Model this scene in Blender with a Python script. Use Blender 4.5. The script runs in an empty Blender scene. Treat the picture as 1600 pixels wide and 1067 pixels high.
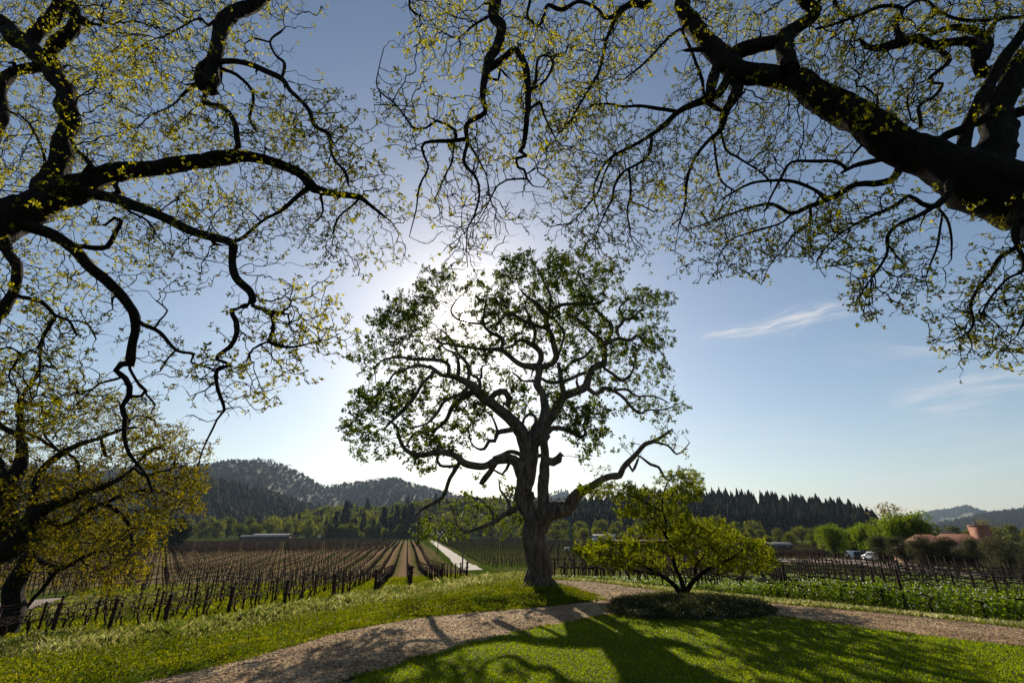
import bpy, math, random
import numpy as np
from mathutils import Vector, geometry
HAZE = 5e-5
rng = np.random.default_rng(7)
random.seed(7)
R = math.radians
C = bpy.context.scene.collection
# ---------------------------------------------------------------- camera
PITCH = R(22.5); EYE = 2.8; FPX = 711.1
cam_d = bpy.data.cameras.new('camera'); cam = bpy.data.objects.new('camera', cam_d); C.objects.link(cam)
cam_d.lens = 16; cam_d.sensor_width = 36; cam_d.clip_start = .05; cam_d.clip_end = 30000
cam.location = (0, 0, EYE); cam.rotation_euler = (R(90) + PITCH, 0, 0)
bpy.context.scene.camera = cam
CT, ST = math.cos(PITCH), math.sin(PITCH)
def ray(px, py):
    u = (px - 800) / FPX; v = (533.5 - py) / FPX
    return np.array([u, CT - v * ST, ST + v * CT])
def at(px, py, Y):                      # point seen at that place in the photo, Y metres ahead
    d = ray(px, py); return d * (Y / d[1]) + np.array([0, 0, EYE])
def to_px(P):
    P = np.asarray(P); x, y, z = P[..., 0], P[..., 1], P[..., 2] - EYE
    w = y * CT + z * ST; up = z * CT - y * ST
    return np.stack([800 + FPX * x / w, 533.5 - FPX * up / w, w], -1)
# ---------------------------------------------------------------- sun, sky, exposure
sd = ray(727, 498); sd /= np.linalg.norm(sd)
SUN_EL = math.asin(sd[2]); SUN_AZ = math.atan2(sd[0], sd[1])
sl = bpy.data.lights.new('sun', 'SUN'); so = bpy.data.objects.new('sun', sl); C.objects.link(so)
sl.energy = 5.0; sl.angle = R(.5); sl.color = (1, .89, .70)
so.rotation_euler = Vector(sd.tolist()).to_track_quat('Z', 'Y').to_euler()
so.location = (0, 0, 60)
w = bpy.data.worlds.new('World'); bpy.context.scene.world = w; w.use_nodes = True
nt = w.node_tree; nt.nodes.clear()
def N(nt, t, **k):
    n = nt.nodes.new(t)
    for a, b in k.items(): setattr(n, a, b)
    return n
def math_n(nt, op, a, b=None, c=None):
    n = nt.nodes.new('ShaderNodeMath'); n.operation = op
    for i, v in enumerate((a, b, c)):
        if v is None: continue
        if isinstance(v, (int, float)): n.inputs[i].default_value = v
        else: nt.links.new(v, n.inputs[i])
    return n.outputs[0]
sky = N(nt, 'ShaderNodeTexSky', sky_type='NISHITA', sun_disc=False, sun_elevation=SUN_EL, sun_rotation=SUN_AZ,
        altitude=50, air_density=1.1, dust_density=.5, ozone_density=1.7)
bg = N(nt, 'ShaderNodeBackground'); out = N(nt, 'ShaderNodeOutputWorld')
bg.inputs['Strength'].default_value = .070
tc = N(nt, 'ShaderNodeTexCoord')
# the bright aureole round the sun, by angle from the sun
dp = N(nt, 'ShaderNodeVectorMath', operation='DOT_PRODUCT'); nt.links.new(tc.outputs['Generated'], dp.inputs[0])
dp.inputs[1].default_value = sd.tolist()
ang = math_n(nt, 'ARCCOSINE', math_n(nt, 'MINIMUM', dp.outputs['Value'], .999999))
halo = math_n(nt, 'MULTIPLY', math_n(nt, 'EXPONENT', math_n(nt, 'DIVIDE', ang, -.032)), 16.)
sepz = N(nt, 'ShaderNodeSeparateXYZ'); nt.links.new(tc.outputs['Generated'], sepz.inputs[0])
low_air = math_n(nt, 'MAXIMUM', math_n(nt, 'SUBTRACT', 1.55, math_n(nt, 'MULTIPLY', sepz.outputs[2], 1.7)), .05)   # more dust low in the air
halo2 = math_n(nt, 'MULTIPLY', math_n(nt, 'MULTIPLY', math_n(nt, 'EXPONENT', math_n(nt, 'DIVIDE', ang, -.24)), 4.3), low_air)
halo = math_n(nt, 'ADD', halo, halo2)
disc = math_n(nt, 'MULTIPLY', math_n(nt, 'LESS_THAN', ang, .011), 450.)
glow = math_n(nt, 'ADD', halo, disc)
cg = N(nt, 'ShaderNodeCombineColor')
for i, f in enumerate((1, .90, .76)): nt.links.new(math_n(nt, 'MULTIPLY', glow, f), cg.inputs[i])
add = N(nt, 'ShaderNodeMix', data_type='RGBA', blend_type='ADD'); add.inputs[0].default_value = 1
nt.links.new(sky.outputs[0], add.inputs[6]); nt.links.new(cg.outputs[0], add.inputs[7])
# thin cirrus streaks: bands by bearing and height in the sky, torn up by noise
sep = N(nt, 'ShaderNodeSeparateXYZ'); nt.links.new(tc.outputs['Generated'], sep.inputs[0])
az_ = math_n(nt, 'ARCTAN2', sep.outputs[0], sep.outputs[1]); el_ = math_n(nt, 'ARCSINE', sep.outputs[2])
def clampn(v):
    n = nt.nodes.new('ShaderNodeClamp'); nt.links.new(v, n.inputs[0]); return n.outputs[0]
def azel(px, py):
    d = ray(px, py); return math.atan2(d[0], d[1]), math.asin(d[2] / np.linalg.norm(d))
nw = N(nt, 'ShaderNodeTexNoise'); nw.inputs['Scale'].default_value = 9; nw.inputs['Detail'].default_value = 3; nt.links.new(tc.outputs['Generated'], nw.inputs[0])
total = None
for (x0, y0, x1, y1, wd, st_, cut, sc_) in [(1085, 532, 1360, 472, .014, 1.0, .36, 26), (1330, 480, 1640, 440, .012, .38, .40, 20), (1380, 640, 1700, 585, .04, .65, .42, 16), (1280, 560, 1680, 520, .022, .28, .42, 18), (980, 700, 1330, 672, .03, .45, .40, 18), (1250, 770, 1700, 700, .04, .35, .45, 14)]:
    a0, e0 = azel(x0, y0); a1, e1 = azel(x1, y1); L = math.hypot(a1 - a0, e1 - e0); ca, sa = (a1 - a0) / L, (e1 - e0) / L
    da = math_n(nt, 'SUBTRACT', az_, a0); de_ = math_n(nt, 'SUBTRACT', el_, e0)
    u_ = math_n(nt, 'DIVIDE', math_n(nt, 'ADD', math_n(nt, 'MULTIPLY', da, ca), math_n(nt, 'MULTIPLY', de_, sa)), L)
    v_ = math_n(nt, 'SUBTRACT', math_n(nt, 'MULTIPLY', de_, ca), math_n(nt, 'MULTIPLY', da, sa))
    v_ = math_n(nt, 'ADD', v_, math_n(nt, 'MULTIPLY', math_n(nt, 'SUBTRACT', nw.outputs[0], .5), .05))
    cv = N(nt, 'ShaderNodeCombineXYZ'); nt.links.new(math_n(nt, 'MULTIPLY', u_, L * sc_ * .5), cv.inputs[0]); nt.links.new(math_n(nt, 'MULTIPLY', v_, sc_ * 4.), cv.inputs[1]); cv.inputs[2].default_value = x0 * .01
    n1 = N(nt, 'ShaderNodeTexNoise'); n1.inputs['Scale'].default_value = 1.; n1.inputs['Detail'].default_value = 7; n1.inputs['Roughness'].default_value = .55; n1.inputs['Distortion'].default_value = .4; nt.links.new(cv.outputs[0], n1.inputs[0])
    across = math_n(nt, 'EXPONENT', math_n(nt, 'MULTIPLY', math_n(nt, 'POWER', math_n(nt, 'ABSOLUTE', math_n(nt, 'DIVIDE', v_, wd)), 2.), -1.))
    along = clampn(math_n(nt, 'MULTIPLY', math_n(nt, 'MULTIPLY', u_, math_n(nt, 'SUBTRACT', 1., u_)), 5.))
    body = clampn(math_n(nt, 'MULTIPLY', math_n(nt, 'SUBTRACT', n1.outputs[0], cut), 3.2))
    m_ = math_n(nt, 'MULTIPLY', math_n(nt, 'MULTIPLY', across, along), math_n(nt, 'MULTIPLY', body, st_))
    total = m_ if total is None else math_n(nt, 'ADD', total, m_)
cf = math_n(nt, 'MULTIPLY', clampn(math_n(nt, 'MULTIPLY', total, 1.35)), .72)
mx = N(nt, 'ShaderNodeMix', data_type='RGBA'); nt.links.new(cf, mx.inputs[0]); nt.links.new(add.outputs[2], mx.inputs[6])
mx.inputs[7].default_value = (8.2, 8.0, 8.1, 1)
nt.links.new(mx.outputs[2], bg.inputs[0]); nt.links.new(bg.outputs[0], out.inputs[0])
vs = bpy.context.scene.view_settings
vs.view_transform = 'Standard'; vs.look = 'None'; vs.gamma = 1; vs.use_curve_mapping = False; vs.exposure = 0.5
bpy.context.scene.cycles.max_bounces = 6
bpy.context.scene.cycles.volume_bounces = 0
bpy.context.scene.cycles.transmission_bounces = 4
bpy.context.scene.cycles.sample_clamp_indirect = 6
bpy.context.scene.cycles.volume_step_rate = 4
# ---------------------------------------------------------------- materials
def mat(name): 
    m = bpy.data.materials.new(name); m.use_nodes = True; m.node_tree.nodes.clear(); return m
def surf(name, cols, scale=3., rough=.85, bump=.3, detail=6, bscale=None, spec=.3, metal=0., coord='Object', stretch=(1, 1, 1), bdist=.05):
    """noise-coloured rough surface; cols = list of (pos, rgb)"""
    m = mat(name); t = m.node_tree; o = N(t, 'ShaderNodeOutputMaterial'); p = N(t, 'ShaderNodeBsdfPrincipled')
    tc = N(t, 'ShaderNodeTexCoord'); mp = N(t, 'ShaderNodeMapping'); mp.inputs['Scale'].default_value = stretch
    t.links.new(tc.outputs[coord], mp.inputs[0])
    n = N(t, 'ShaderNodeTexNoise'); n.inputs['Scale'].default_value = scale; n.inputs['Detail'].default_value = detail
    n.inputs['Roughness'].default_value = .65
    t.links.new(mp.outputs[0], n.inputs[0]); r = N(t, 'ShaderNodeValToRGB'); t.links.new(n.outputs[0], r.inputs[0])
    el = r.color_ramp.elements
    while len(el) < len(cols): el.new(.5)
    for e, (a, c) in zip(el, cols): e.position = a; e.color = (*c, 1)
    t.links.new(r.outputs[0], p.inputs['Base Color']); p.inputs['Roughness'].default_value = rough
    p.inputs['Specular IOR Level'].default_value = spec; p.inputs['Metallic'].default_value = metal
    if bump:
        n2 = N(t, 'ShaderNodeTexNoise'); n2.inputs['Scale'].default_value = bscale or scale * 4; n2.inputs['Detail'].default_value = 5
        t.links.new(mp.outputs[0], n2.inputs[0])
        b = N(t, 'ShaderNodeBump'); b.inputs['Strength'].default_value = bump; b.inputs['Distance'].default_value = bdist
        t.links.new(n2.outputs[0], b.inputs['Height']); t.links.new(b.outputs[0], p.inputs['Normal'])
    t.links.new(p.outputs[0], o.inputs[0]); return m
def leafm(name, cols, trans=.5, tcol=None, rough=.5, spec=.25, vs=.35, va=.45):
    """leaf: colour differs leaf by leaf; reflects and lets light through"""
    m = mat(name); t = m.node_tree; o = N(t, 'ShaderNodeOutputMaterial')
    g = N(t, 'ShaderNodeNewGeometry'); r = N(t, 'ShaderNodeValToRGB'); 
    # colour also drifts from plant to plant and from patch to patch
    oi = N(t, 'ShaderNodeObjectInfo'); nx = N(t, 'ShaderNodeTexNoise'); nx.inputs['Scale'].default_value = vs; nx.inputs['Detail'].default_value = 4; nx.inputs['Roughness'].default_value = .6
    t.links.new(g.outputs['Position'], nx.inputs[0])
    q1 = math_n(t, 'MULTIPLY', math_n(t, 'SUBTRACT', nx.outputs[0], .5), va * 3.2); q2 = math_n(t, 'MULTIPLY', math_n(t, 'SUBTRACT', oi.outputs['Random'], .5), .35)
    q0 = math_n(t, 'ADD', math_n(t, 'MULTIPLY', math_n(t, 'SUBTRACT', g.outputs['Random Per Island'], .5), .75), .5)
    t.links.new(math_n(t, 'ADD', q0, math_n(t, 'ADD', q1, q2)), r.inputs[0])
    el = r.color_ramp.elements
    while len(el) < len(cols): el.new(.5)
    for i, (e, c) in enumerate(zip(el, cols)): e.position = i / max(1, len(cols) - 1); e.color = (*c, 1)
    p = N(t, 'ShaderNodeBsdfPrincipled'); p.inputs['Roughness'].default_value = rough; p.inputs['Specular IOR Level'].default_value = spec
    t.links.new(r.outputs[0], p.inputs['Base Color'])
    tr = N(t, 'ShaderNodeBsdfTranslucent'); mm = N(t, 'ShaderNodeMix', data_type='RGBA', blend_type='MULTIPLY'); mm.inputs[0].default_value = 1
    t.links.new(r.outputs[0], mm.inputs[6]); mm.inputs[7].default_value = (*(tcol or (2.6, 2.3, .9)), 1)
    t.links.new(mm.outputs[2], tr.inputs[0]); ms = N(t, 'ShaderNodeMixShader'); ms.inputs[0].default_value = trans
    t.links.new(p.outputs[0], ms.inputs[1]); t.links.new(tr.outputs[0], ms.inputs[2]); t.links.new(ms.outputs[0], o.inputs[0]); return m
def barkm(name, c0, c1, scale=4., moss=None, bump=.9):
    m = mat(name); t = m.node_tree; o = N(t, 'ShaderNodeOutputMaterial'); p = N(t, 'ShaderNodeBsdfPrincipled')
    tc = N(t, 'ShaderNodeTexCoord'); mp = N(t, 'ShaderNodeMapping'); mp.inputs['Scale'].default_value = (1, 1, .28)
    t.links.new(tc.outputs['Object'], mp.inputs[0])
    n = N(t, 'ShaderNodeTexNoise'); n.inputs['Scale'].default_value = scale; n.inputs['Detail'].default_value = 8; n.inputs['Roughness'].default_value = .7
    v = N(t, 'ShaderNodeTexVoronoi', feature='DISTANCE_TO_EDGE'); v.inputs['Scale'].default_value = scale * 2.2
    t.links.new(mp.outputs[0], n.inputs[0]); mix = N(t, 'ShaderNodeMix', data_type='VECTOR'); mix.inputs[0].default_value = .12
    t.links.new(mp.outputs[0], mix.inputs[4]); t.links.new(n.outputs[1], mix.inputs[5]); t.links.new(mix.outputs[1], v.inputs[0])
    r = N(t, 'ShaderNodeValToRGB'); r.color_ramp.elements[0].position = .35; r.color_ramp.elements[1].position = .7
    r.color_ramp.elements[0].color = (*c0, 1); r.color_ramp.elements[1].color = (*c1, 1)
    t.links.new(n.outputs[0], r.inputs[0]); t.links.new(r.outputs[0], p.inputs['Base Color'])
    h = math_n(t, 'ADD', math_n(t, 'MULTIPLY', math_n(t, 'MINIMUM', v.outputs[0], .25), 2.), n.outputs[0])
    b = N(t, 'ShaderNodeBump'); b.inputs['Strength'].default_value = bump; b.inputs['Distance'].default_value = .08
    t.links.new(h, b.inputs['Height']); t.links.new(b.outputs[0], p.inputs['Normal'])
    p.inputs['Roughness'].default_value = .92; p.inputs['Specular IOR Level'].default_value = .15
    t.links.new(p.outputs[0], o.inputs[0]); return m
M = {}
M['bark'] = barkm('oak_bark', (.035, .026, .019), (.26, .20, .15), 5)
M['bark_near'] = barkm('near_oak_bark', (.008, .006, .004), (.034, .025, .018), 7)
M['twig'] = surf('twig_bark', [(.3, (.010, .007, .005)), (.7, (.028, .020, .014))], 3, 1., 0, spec=.02)
M['leaf_oak'] = leafm('oak_leaf', [(.02, .032, .004), (.042, .058, .006), (.09, .10, .010)], .5, (3.4, 3.3, .8), .6, .12)
M['leaf_over'] = leafm('young_oak_leaf', [(.07, .068, .005), (.15, .132, .007), (.24, .20, .012)], .62, (2.8, 2.9, .6), vs=.8)
M['leaf_left'] = leafm('yellow_oak_leaf', [(.04, .038, .004), (.085, .073, .006), (.15, .122, .009)], .55, (2.9, 2.75, .5), .7, .1)
M['leaf_maple'] = leafm('maple_leaf', [(.035, .052, .003), (.07, .09, .004), (.12, .135, .006)], .5, (3.4, 3.2, .4), .7, .1, 1.2)
M['leaf_bright'] = leafm('bright_leaf', [(.05, .075, .006), (.075, .105, .008), (.10, .13, .012)], .5, (2.6, 2.6, .7), .7, .1)
M['leaf_olive'] = leafm('olive_leaf', [(.03, .036, .02), (.055, .06, .036), (.11, .11, .07)], .25, (2.0, 1.9, 1.1), .8, .05)
M['leaf_far'] = leafm('far_oak_leaf', [(.014, .022, .004), (.045, .056, .008), (.12, .125, .014)], .42, (3.4, 3.2, .7), .8, .04, .09, .35)
M['leaf_dry'] = leafm('budding_leaf', [(.10, .075, .03), (.14, .11, .04), (.13, .13, .04)], .4, (2., 1.8, 1.0))
M['conifer'] = leafm('conifer_needles', [(.006, .011, .006), (.013, .02, .010), (.028, .035, .017)], .12, (1.5, 1.5, 1.), .9, .02, .012, .5)
M['hill_leaf'] = leafm('hill_leaf', [(.008, .015, .006), (.015, .024, .010), (.03, .04, .014)], .2, (2., 2., 1.), .9, .02, .006, .6)
M['grass_tall'] = leafm('tall_grass', [(.05, .07, .008), (.10, .11, .02), (.24, .225, .11), (.42, .40, .27)], .5, (1.8, 1.8, 1.2))
M['grass_green'] = leafm('green_grass', [(.008, .013, .001), (.025, .036, .002), (.055, .066, .004), (.11, .105, .012)], .55, (3.3, 3.2, .4), .6, .12, .5, .7)
M['grass_lawn'] = leafm('lawn_grass', [(.034, .052, .001), (.058, .08, .002), (.095, .115, .003)], .62, (3.9, 3.9, .2), .6, .10)
M['crop'] = leafm('cover_crop_leaf', [(.025, .045, .003), (.05, .075, .005), (.085, .11, .010)], .5, (3.2, 3.2, .5), .5, .2)
M['flower'] = leafm('white_flower', [(.6, .6, .52), (.75, .74, .66)], .4, (1., 1., 1.))
M['shrub'] = leafm('grey_shrub_leaf', [(.018, .024, .008), (.045, .052, .022), (.10, .105, .055)], .35, (1.9, 1.8, 1.), .8, .05, 2.5, .6)
M['wood'] = surf('weathered_post_wood', [(.3, (.022, .012, .009)), (.7, (.06, .034, .024))], 6, .95, .4, stretch=(4, 4, .5), spec=.1)
M['pole'] = surf('pole_wood', [(.3, (.08, .06, .045)), (.7, (.16, .13, .10))], 4, .9, .3, stretch=(4, 4, .3))
M['wire'] = surf('galvanised_wire', [(.3, (.12, .10, .085)), (.7, (.2, .18, .15))], 4, .8, 0, spec=.15)
M['hose'] = surf('black_hose', [(.3, (.02, .02, .02)), (.7, (.04, .04, .04))], 4, .5, 0)
M['vine'] = surf('grapevine_bark', [(.3, (.018, .010, .007)), (.7, (.05, .03, .022))], 8, .95, .3, spec=.1)
M['vine_far'] = surf('grapevine_bark_far', [(.3, (.014, .008, .006)), (.7, (.03, .019, .014))], 2, 1., 0, spec=.02)
M['tile'] = surf('terracotta_tile', [(.3, (.20, .075, .04)), (.7, (.36, .15, .085))], 1.2, .8, .5, bscale=8)
M['darkroof'] = surf('dark_shingle', [(.3, (.018, .014, .012)), (.7, (.035, .028, .024))], 3, .95, .3)
M['stucco'] = surf('stucco', [(.3, (.30, .19, .12)), (.7, (.40, .26, .17))], 2, .9, .3)
M['white'] = surf('white_paint', [(.3, (.62, .60, .56)), (.7, (.74, .72, .68))], 2, .6, .1)
M['barnwood'] = surf('barn_boards', [(.3, (.05, .022, .016)), (.7, (.10, .045, .032))], 2, .9, .4, stretch=(6, 6, .5))
M['tin'] = surf('tin_roof', [(.3, (.20, .19, .18)), (.7, (.32, .31, .30))], 1, .8, .1, spec=.1)
M['glass'] = surf('dark_glass', [(.3, (.015, .02, .025)), (.7, (.03, .035, .04))], 1, .1, 0, spec=.6)
M['green_metal'] = surf('green_painted_steel', [(.3, (.01, .09, .08)), (.7, (.02, .13, .12))], 3, .5, .1)
M['car_white'] = surf('white_car_paint', [(.3, (.62, .63, .65)), (.7, (.7, .71, .73))], 1, .25, 0, spec=.5)
M['car_dark'] = surf('dark_car_paint', [(.3, (.012, .012, .014)), (.7, (.02, .02, .022))], 1, .25, 0, spec=.5)
M['car_red'] = surf('maroon_car_paint', [(.3, (.06, .01, .01)), (.7, (.08, .015, .012))], 1, .3, 0, spec=.5)
M['rubber'] = surf('tyre_rubber', [(.3, (.015, .015, .015)), (.7, (.03, .03, .03))], 4, .9, 0)
M['rim'] = surf('wheel_rim', [(.3, (.4, .4, .4)), (.7, (.5, .5, .5))], 4, .35, 0, metal=.8)
def two_scale(name, cols, s_fine, s_coarse, amp, rough=.97, bump=1., bd=.03):
    m = surf(name, cols, s_fine, rough, bump, 10, s_fine * .9, spec=.08, bdist=bd); t = m.node_tree; r = [n for n in t.nodes if n.type == 'VALTORGB'][0]; fine = [n for n in t.nodes if n.type == 'TEX_NOISE'][0]
    mp = [n for n in t.nodes if n.type == 'MAPPING'][0]; c = N(t, 'ShaderNodeTexNoise'); c.inputs['Scale'].default_value = s_coarse; c.inputs['Detail'].default_value = 5; t.links.new(mp.outputs[0], c.inputs[0])
    v = N(t, 'ShaderNodeTexVoronoi'); v.inputs['Scale'].default_value = s_fine * 1.6; t.links.new(mp.outputs[0], v.inputs[0])
    f = math_n(t, 'ADD', fine.outputs[0], math_n(t, 'MULTIPLY', math_n(t, 'SUBTRACT', c.outputs[0], .5), amp)); sc = N(t, 'ShaderNodeSeparateColor'); t.links.new(v.outputs['Color'], sc.inputs[0])
    f = math_n(t, 'ADD', f, math_n(t, 'MULTIPLY', math_n(t, 'SUBTRACT', sc.outputs[0], .5), .28)); t.links.new(f, r.inputs[0]); return m
M['gravel'] = two_scale('gravel', [(.26, (.05, .024, .012)), (.44, (.20, .122, .058)), (.58, (.36, .235, .12)), (.76, (.60, .44, .27))], 13, .7, .55)
M['dirt'] = surf('bare_dirt', [(.3, (.17, .12, .10)), (.7, (.31, .235, .20))], .8, .95, .6, 8, 9)
M['lane'] = surf('pale_lane', [(.3, (.18, .145, .12)), (.7, (.27, .22, .19))], .6, .9, .2, 6, 6)
M['lawn'] = surf('lawn_turf', [(.3, (.012, .020, .002)), (.5, (.024, .036, .002)), (.75, (.045, .058, .004))], 1.2, .95, .8, 10, 60, bdist=.03)
M['mulch'] = surf('bark_mulch', [(.3, (.02, .013, .009)), (.7, (.06, .04, .03))], 8, .95, 1., 8, 30)
M['cane'] = surf('hill_soil', [(.3, (.03, .035, .016)), (.7, (.06, .065, .03))], .02, .95, 0)
M['hillgrass'] = surf('hill_grass', [(.35, (.035, .05, .02)), (.5, (.07, .09, .035)), (.65, (.12, .14, .05))], .0025, .95, 0)
# ---------------------------------------------------------------- mesh helpers
def mk(name, V, F, m, parent=None, smooth=False, loc=None):
    """one mesh object out of vertex array and a list of face arrays (each n x 3 or n x 4)"""
    V = np.asarray(V, dtype=np.float32).reshape(-1, 3)
    if loc is not None: V = V - np.asarray(loc, dtype=np.float32)
    if not isinstance(F, list): F = [F]
    F = [np.asarray(f, dtype=np.int32) for f in F if len(f)]
    me = bpy.data.meshes.new(name); me.vertices.add(len(V)); me.vertices.foreach_set('co', V.ravel())
    nl = sum(f.size for f in F); npoly = sum(len(f) for f in F)
    me.loops.add(nl); me.polygons.add(npoly)
    me.loops.foreach_set('vertex_index', np.concatenate([f.ravel() for f in F]))
    tot = np.concatenate([np.full(len(f), f.shape[1], np.int32) for f in F])
    st = np.concatenate([[0], np.cumsum(tot)[:-1]]).astype(np.int32)
    me.polygons.foreach_set('loop_start', st)
    try: me.polygons.foreach_set('loop_total', tot)
    except Exception: pass
    if smooth: me.polygons.foreach_set('use_smooth', np.ones(npoly, bool))
    me.update(calc_edges=True); me.validate()
    me.materials.append(m)
    o = bpy.data.objects.new(name, me); C.objects.link(o)
    if parent is not None: o.parent = parent
    if loc is not None and parent is None: o.location = loc
    return o
def tag(o, label=None, cat=None, group=None, kind=None):
    if label: o['label'] = label
    if cat: o['category'] = cat
    if group: o['group'] = group
    if kind: o['kind'] = kind
    return o
def thing(name, loc, label, cat, group=None, rz=0):
    o = bpy.data.objects.new(name, None); C.objects.link(o); o.location = [float(v) for v in loc]
    o.rotation_euler = (0, 0, rz); return tag(o, label, cat, group)
def copy_tree(o, parent=None):
    c = o.copy(); C.objects.link(c); c.parent = parent
    for ch in list(o.children): copy_tree(ch, c)
    return c
class G:
    """geometry collector"""
    def __init__(s): s.V = []; s.Q = []; s.T = []; s.n = 0
    def add(s, V, Q=(), T=()):
        V = np.asarray(V, float).reshape(-1, 3); s.V.append(V)
        if len(Q): s.Q.append(np.asarray(Q) + s.n)
        if len(T): s.T.append(np.asarray(T) + s.n)
        s.n += len(V); return s
    def box(s, c, d, rz=0., tilt=0.):
        x, y, z = np.array(d) / 2.
        V = np.array([[a * x, b * y, e * z] for e in (-1, 1) for a, b in ((-1, -1), (1, -1), (1, 1), (-1, 1))])
        if tilt: ct, st = math.cos(tilt), math.sin(tilt); V = V @ np.array([[ct, 0, -st], [0, 1, 0], [st, 0, ct]])
        cz, sz = math.cos(rz), math.sin(rz); V = V @ np.array([[cz, sz, 0], [-sz, cz, 0], [0, 0, 1]])
        return s.add(V + np.array(c), [[0, 3, 2, 1], [4, 5, 6, 7], [0, 1, 5, 4], [1, 2, 6, 5], [2, 3, 7, 6], [3, 0, 4, 7]])
    def tube(s, P, r, k=6, cap=True):
        P = np.asarray(P, float); n = len(P); r = np.broadcast_to(np.asarray(r, float), (n,))
        D = np.gradient(P, axis=0); D /= np.linalg.norm(D, axis=1)[:, None] + 1e-9
        ref = np.array([.31, .52, .79]); A = np.cross(D, ref); A /= np.linalg.norm(A, axis=1)[:, None] + 1e-9; B = np.cross(D, A)
        t = np.arange(k) / k * 2 * math.pi
        V = P[:, None] + r[:, None, None] * (np.cos(t)[None, :, None] * A[:, None] + np.sin(t)[None, :, None] * B[:, None])
        i = np.arange(n - 1)[:, None] * k; j = np.arange(k)[None]; j2 = (j + 1) % k
        Q = np.stack([i + j, i + j2, i + k + j2, i + k + j], -1).reshape(-1, 4)
        T = []
        V = V.reshape(-1, 3)
        if cap:
            V = np.vstack([V, P[:1], P[-1:]]); a = n * k
            T = [[a, (x + 1) % k, x] for x in range(k)] + [[a + 1, (n - 1) * k + x, (n - 1) * k + (x + 1) % k] for x in range(k)]
        return s.add(V, Q, T)
    def arr(s): return np.vstack(s.V), ([np.vstack(s.Q)] if s.Q else []) + ([np.vstack(s.T)] if s.T else [])
    def make(s, name, m, parent=None, smooth=False, loc=None):
        V, F = s.arr(); return mk(name, V, F, m, parent, smooth, loc)
def instance(V, F, pos, rz=None, sc=None):
    """many copies of a small template as one array (used inside one object only)"""
    n = len(pos); V = np.asarray(V, float); k = len(V)
    rz = np.zeros(n) if rz is None else rz; sc = np.ones((n, 3)) if sc is None else (sc if sc.ndim == 2 else np.repeat(sc[:, None], 3, 1))
    W = V[None] * sc[:, None]; c, s_ = np.cos(rz)[:, None], np.sin(rz)[:, None]
    X = W[..., 0] * c - W[..., 1] * s_; Y = W[..., 0] * s_ + W[..., 1] * c
    W = np.stack([X, Y, W[..., 2]], -1) + np.asarray(pos)[:, None]
    FF = [(np.asarray(f)[None] + (np.arange(n) * k)[:, None, None]).reshape(-1, np.asarray(f).shape[1]) for f in F]
    return W.reshape(-1, 3), FF
def unit(v): return v / (np.linalg.norm(v, axis=-1, keepdims=True) + 1e-9)
def leaves(P, D, L, wid=.45, bend=.25):
    """P base points, D directions, L lengths -> bent leaf quads"""
    n = len(P); S = unit(np.cross(D, unit(rng.normal(size=(n, 3))))); Nn = np.cross(S, D); L = np.asarray(L)[:, None]
    V = np.stack([P, P + D * L * .55 + S * L * wid / 2 + Nn * L * bend * .5, P + D * L - Nn * L * bend * .3, P + D * L * .5 - S * L * wid / 2 + Nn * L * bend * .5], 1)
    F = np.arange(n * 4).reshape(-1, 4)
    return V.reshape(-1, 3), F
# ---------------------------------------------------------------- terrain
def sm(t): t = np.clip(t, 0, 1); return t * t * (3 - 2 * t)
# heights read off the photo: (px, py, metres ahead) of ground points, then plain (x, y, z)
_c = [at(a, b, Y) for a, b, Y in [(22, 1006, 27.5), (-120, 1020, 27), (258, 985, 28.4), (410, 960, 31.7), (510, 943, 34.7), (587, 931, 37.7), (640, 922, 40.7), (690, 915, 44), (722, 910, 47.5), (753, 907, 50), (800, 904, 50),
    (258, 1012, 20.5), (120, 1030, 18), (430, 985, 22), (560, 955, 26), (700, 928, 33), (841, 917, 29), (780, 918, 32), (862, 906, 37.5), (930, 910, 34), (1000, 919, 31), (1080, 928, 27.5), (1180, 940, 23.5), (1300, 952, 21), (1600, 985, 16.4),
    (962, 908, 41), (900, 903, 46), (1200, 936, 29.1), (1365, 950, 26), (1528, 971, 22.3), (1700, 985, 20), (730, 884, 110), (600, 895, 112), (450, 880, 140), (250, 895, 95), (871, 884, 110), (684, 851, 300),
    (1382, 881, 75), (1453, 888, 66), (1578, 902, 56), (1750, 915, 52), (1320, 873, 112), (1296, 868, 128), (1244, 868, 128), (1200, 893, 66), (1350, 905, 48), (1500, 922, 38), (1050, 885, 85)]]
_c += [np.array(p, float) for p in [(0, 3, 0), (-3, 4, 0), (4, 5, 0), (-5, 9, 0), (3, 12, 0), (9, 10, 0), (-7, 11, 0), (-5.2, 15.5, 0), (-3.5, 18, 0), (1.8, 20.8, 0), (8, 17, 0), (15, 12, 0), (7.5, 22.6, .02), (13, 18, 0), (20, 8, 0), (-11, 8, 0), (-18, 10, -.5), (-30, 10, -1.6), (-2, 24, -.1), (0, 28, -.1), (4, 27, -.05), (30, 8, -.3), (-12, 0, 0), (-25, 0, -.6), (12, 0, 0), (25, 0, 0)]]
for a_ in (-95, -75, -50, -25, 0, 25, 50, 75, 95):
    for r_, z_ in ((160, -4.6), (260, -5.0), (500, -5.2), (2500, -5.2)): _c.append(np.array([r_ * math.sin(R(a_)), r_ * math.cos(R(a_)), z_]))
_c = np.array(_c)
def _warp(x, y): 
    r = np.hypot(x, y); return np.stack([np.arctan2(x, y) * 1.1, np.log(np.maximum(r, 2.5))], -1)
_q = _warp(_c[:, 0], _c[:, 1]); _n = len(_c)
def _phi(d): return d * d * np.log(d + 1e-9)
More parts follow.
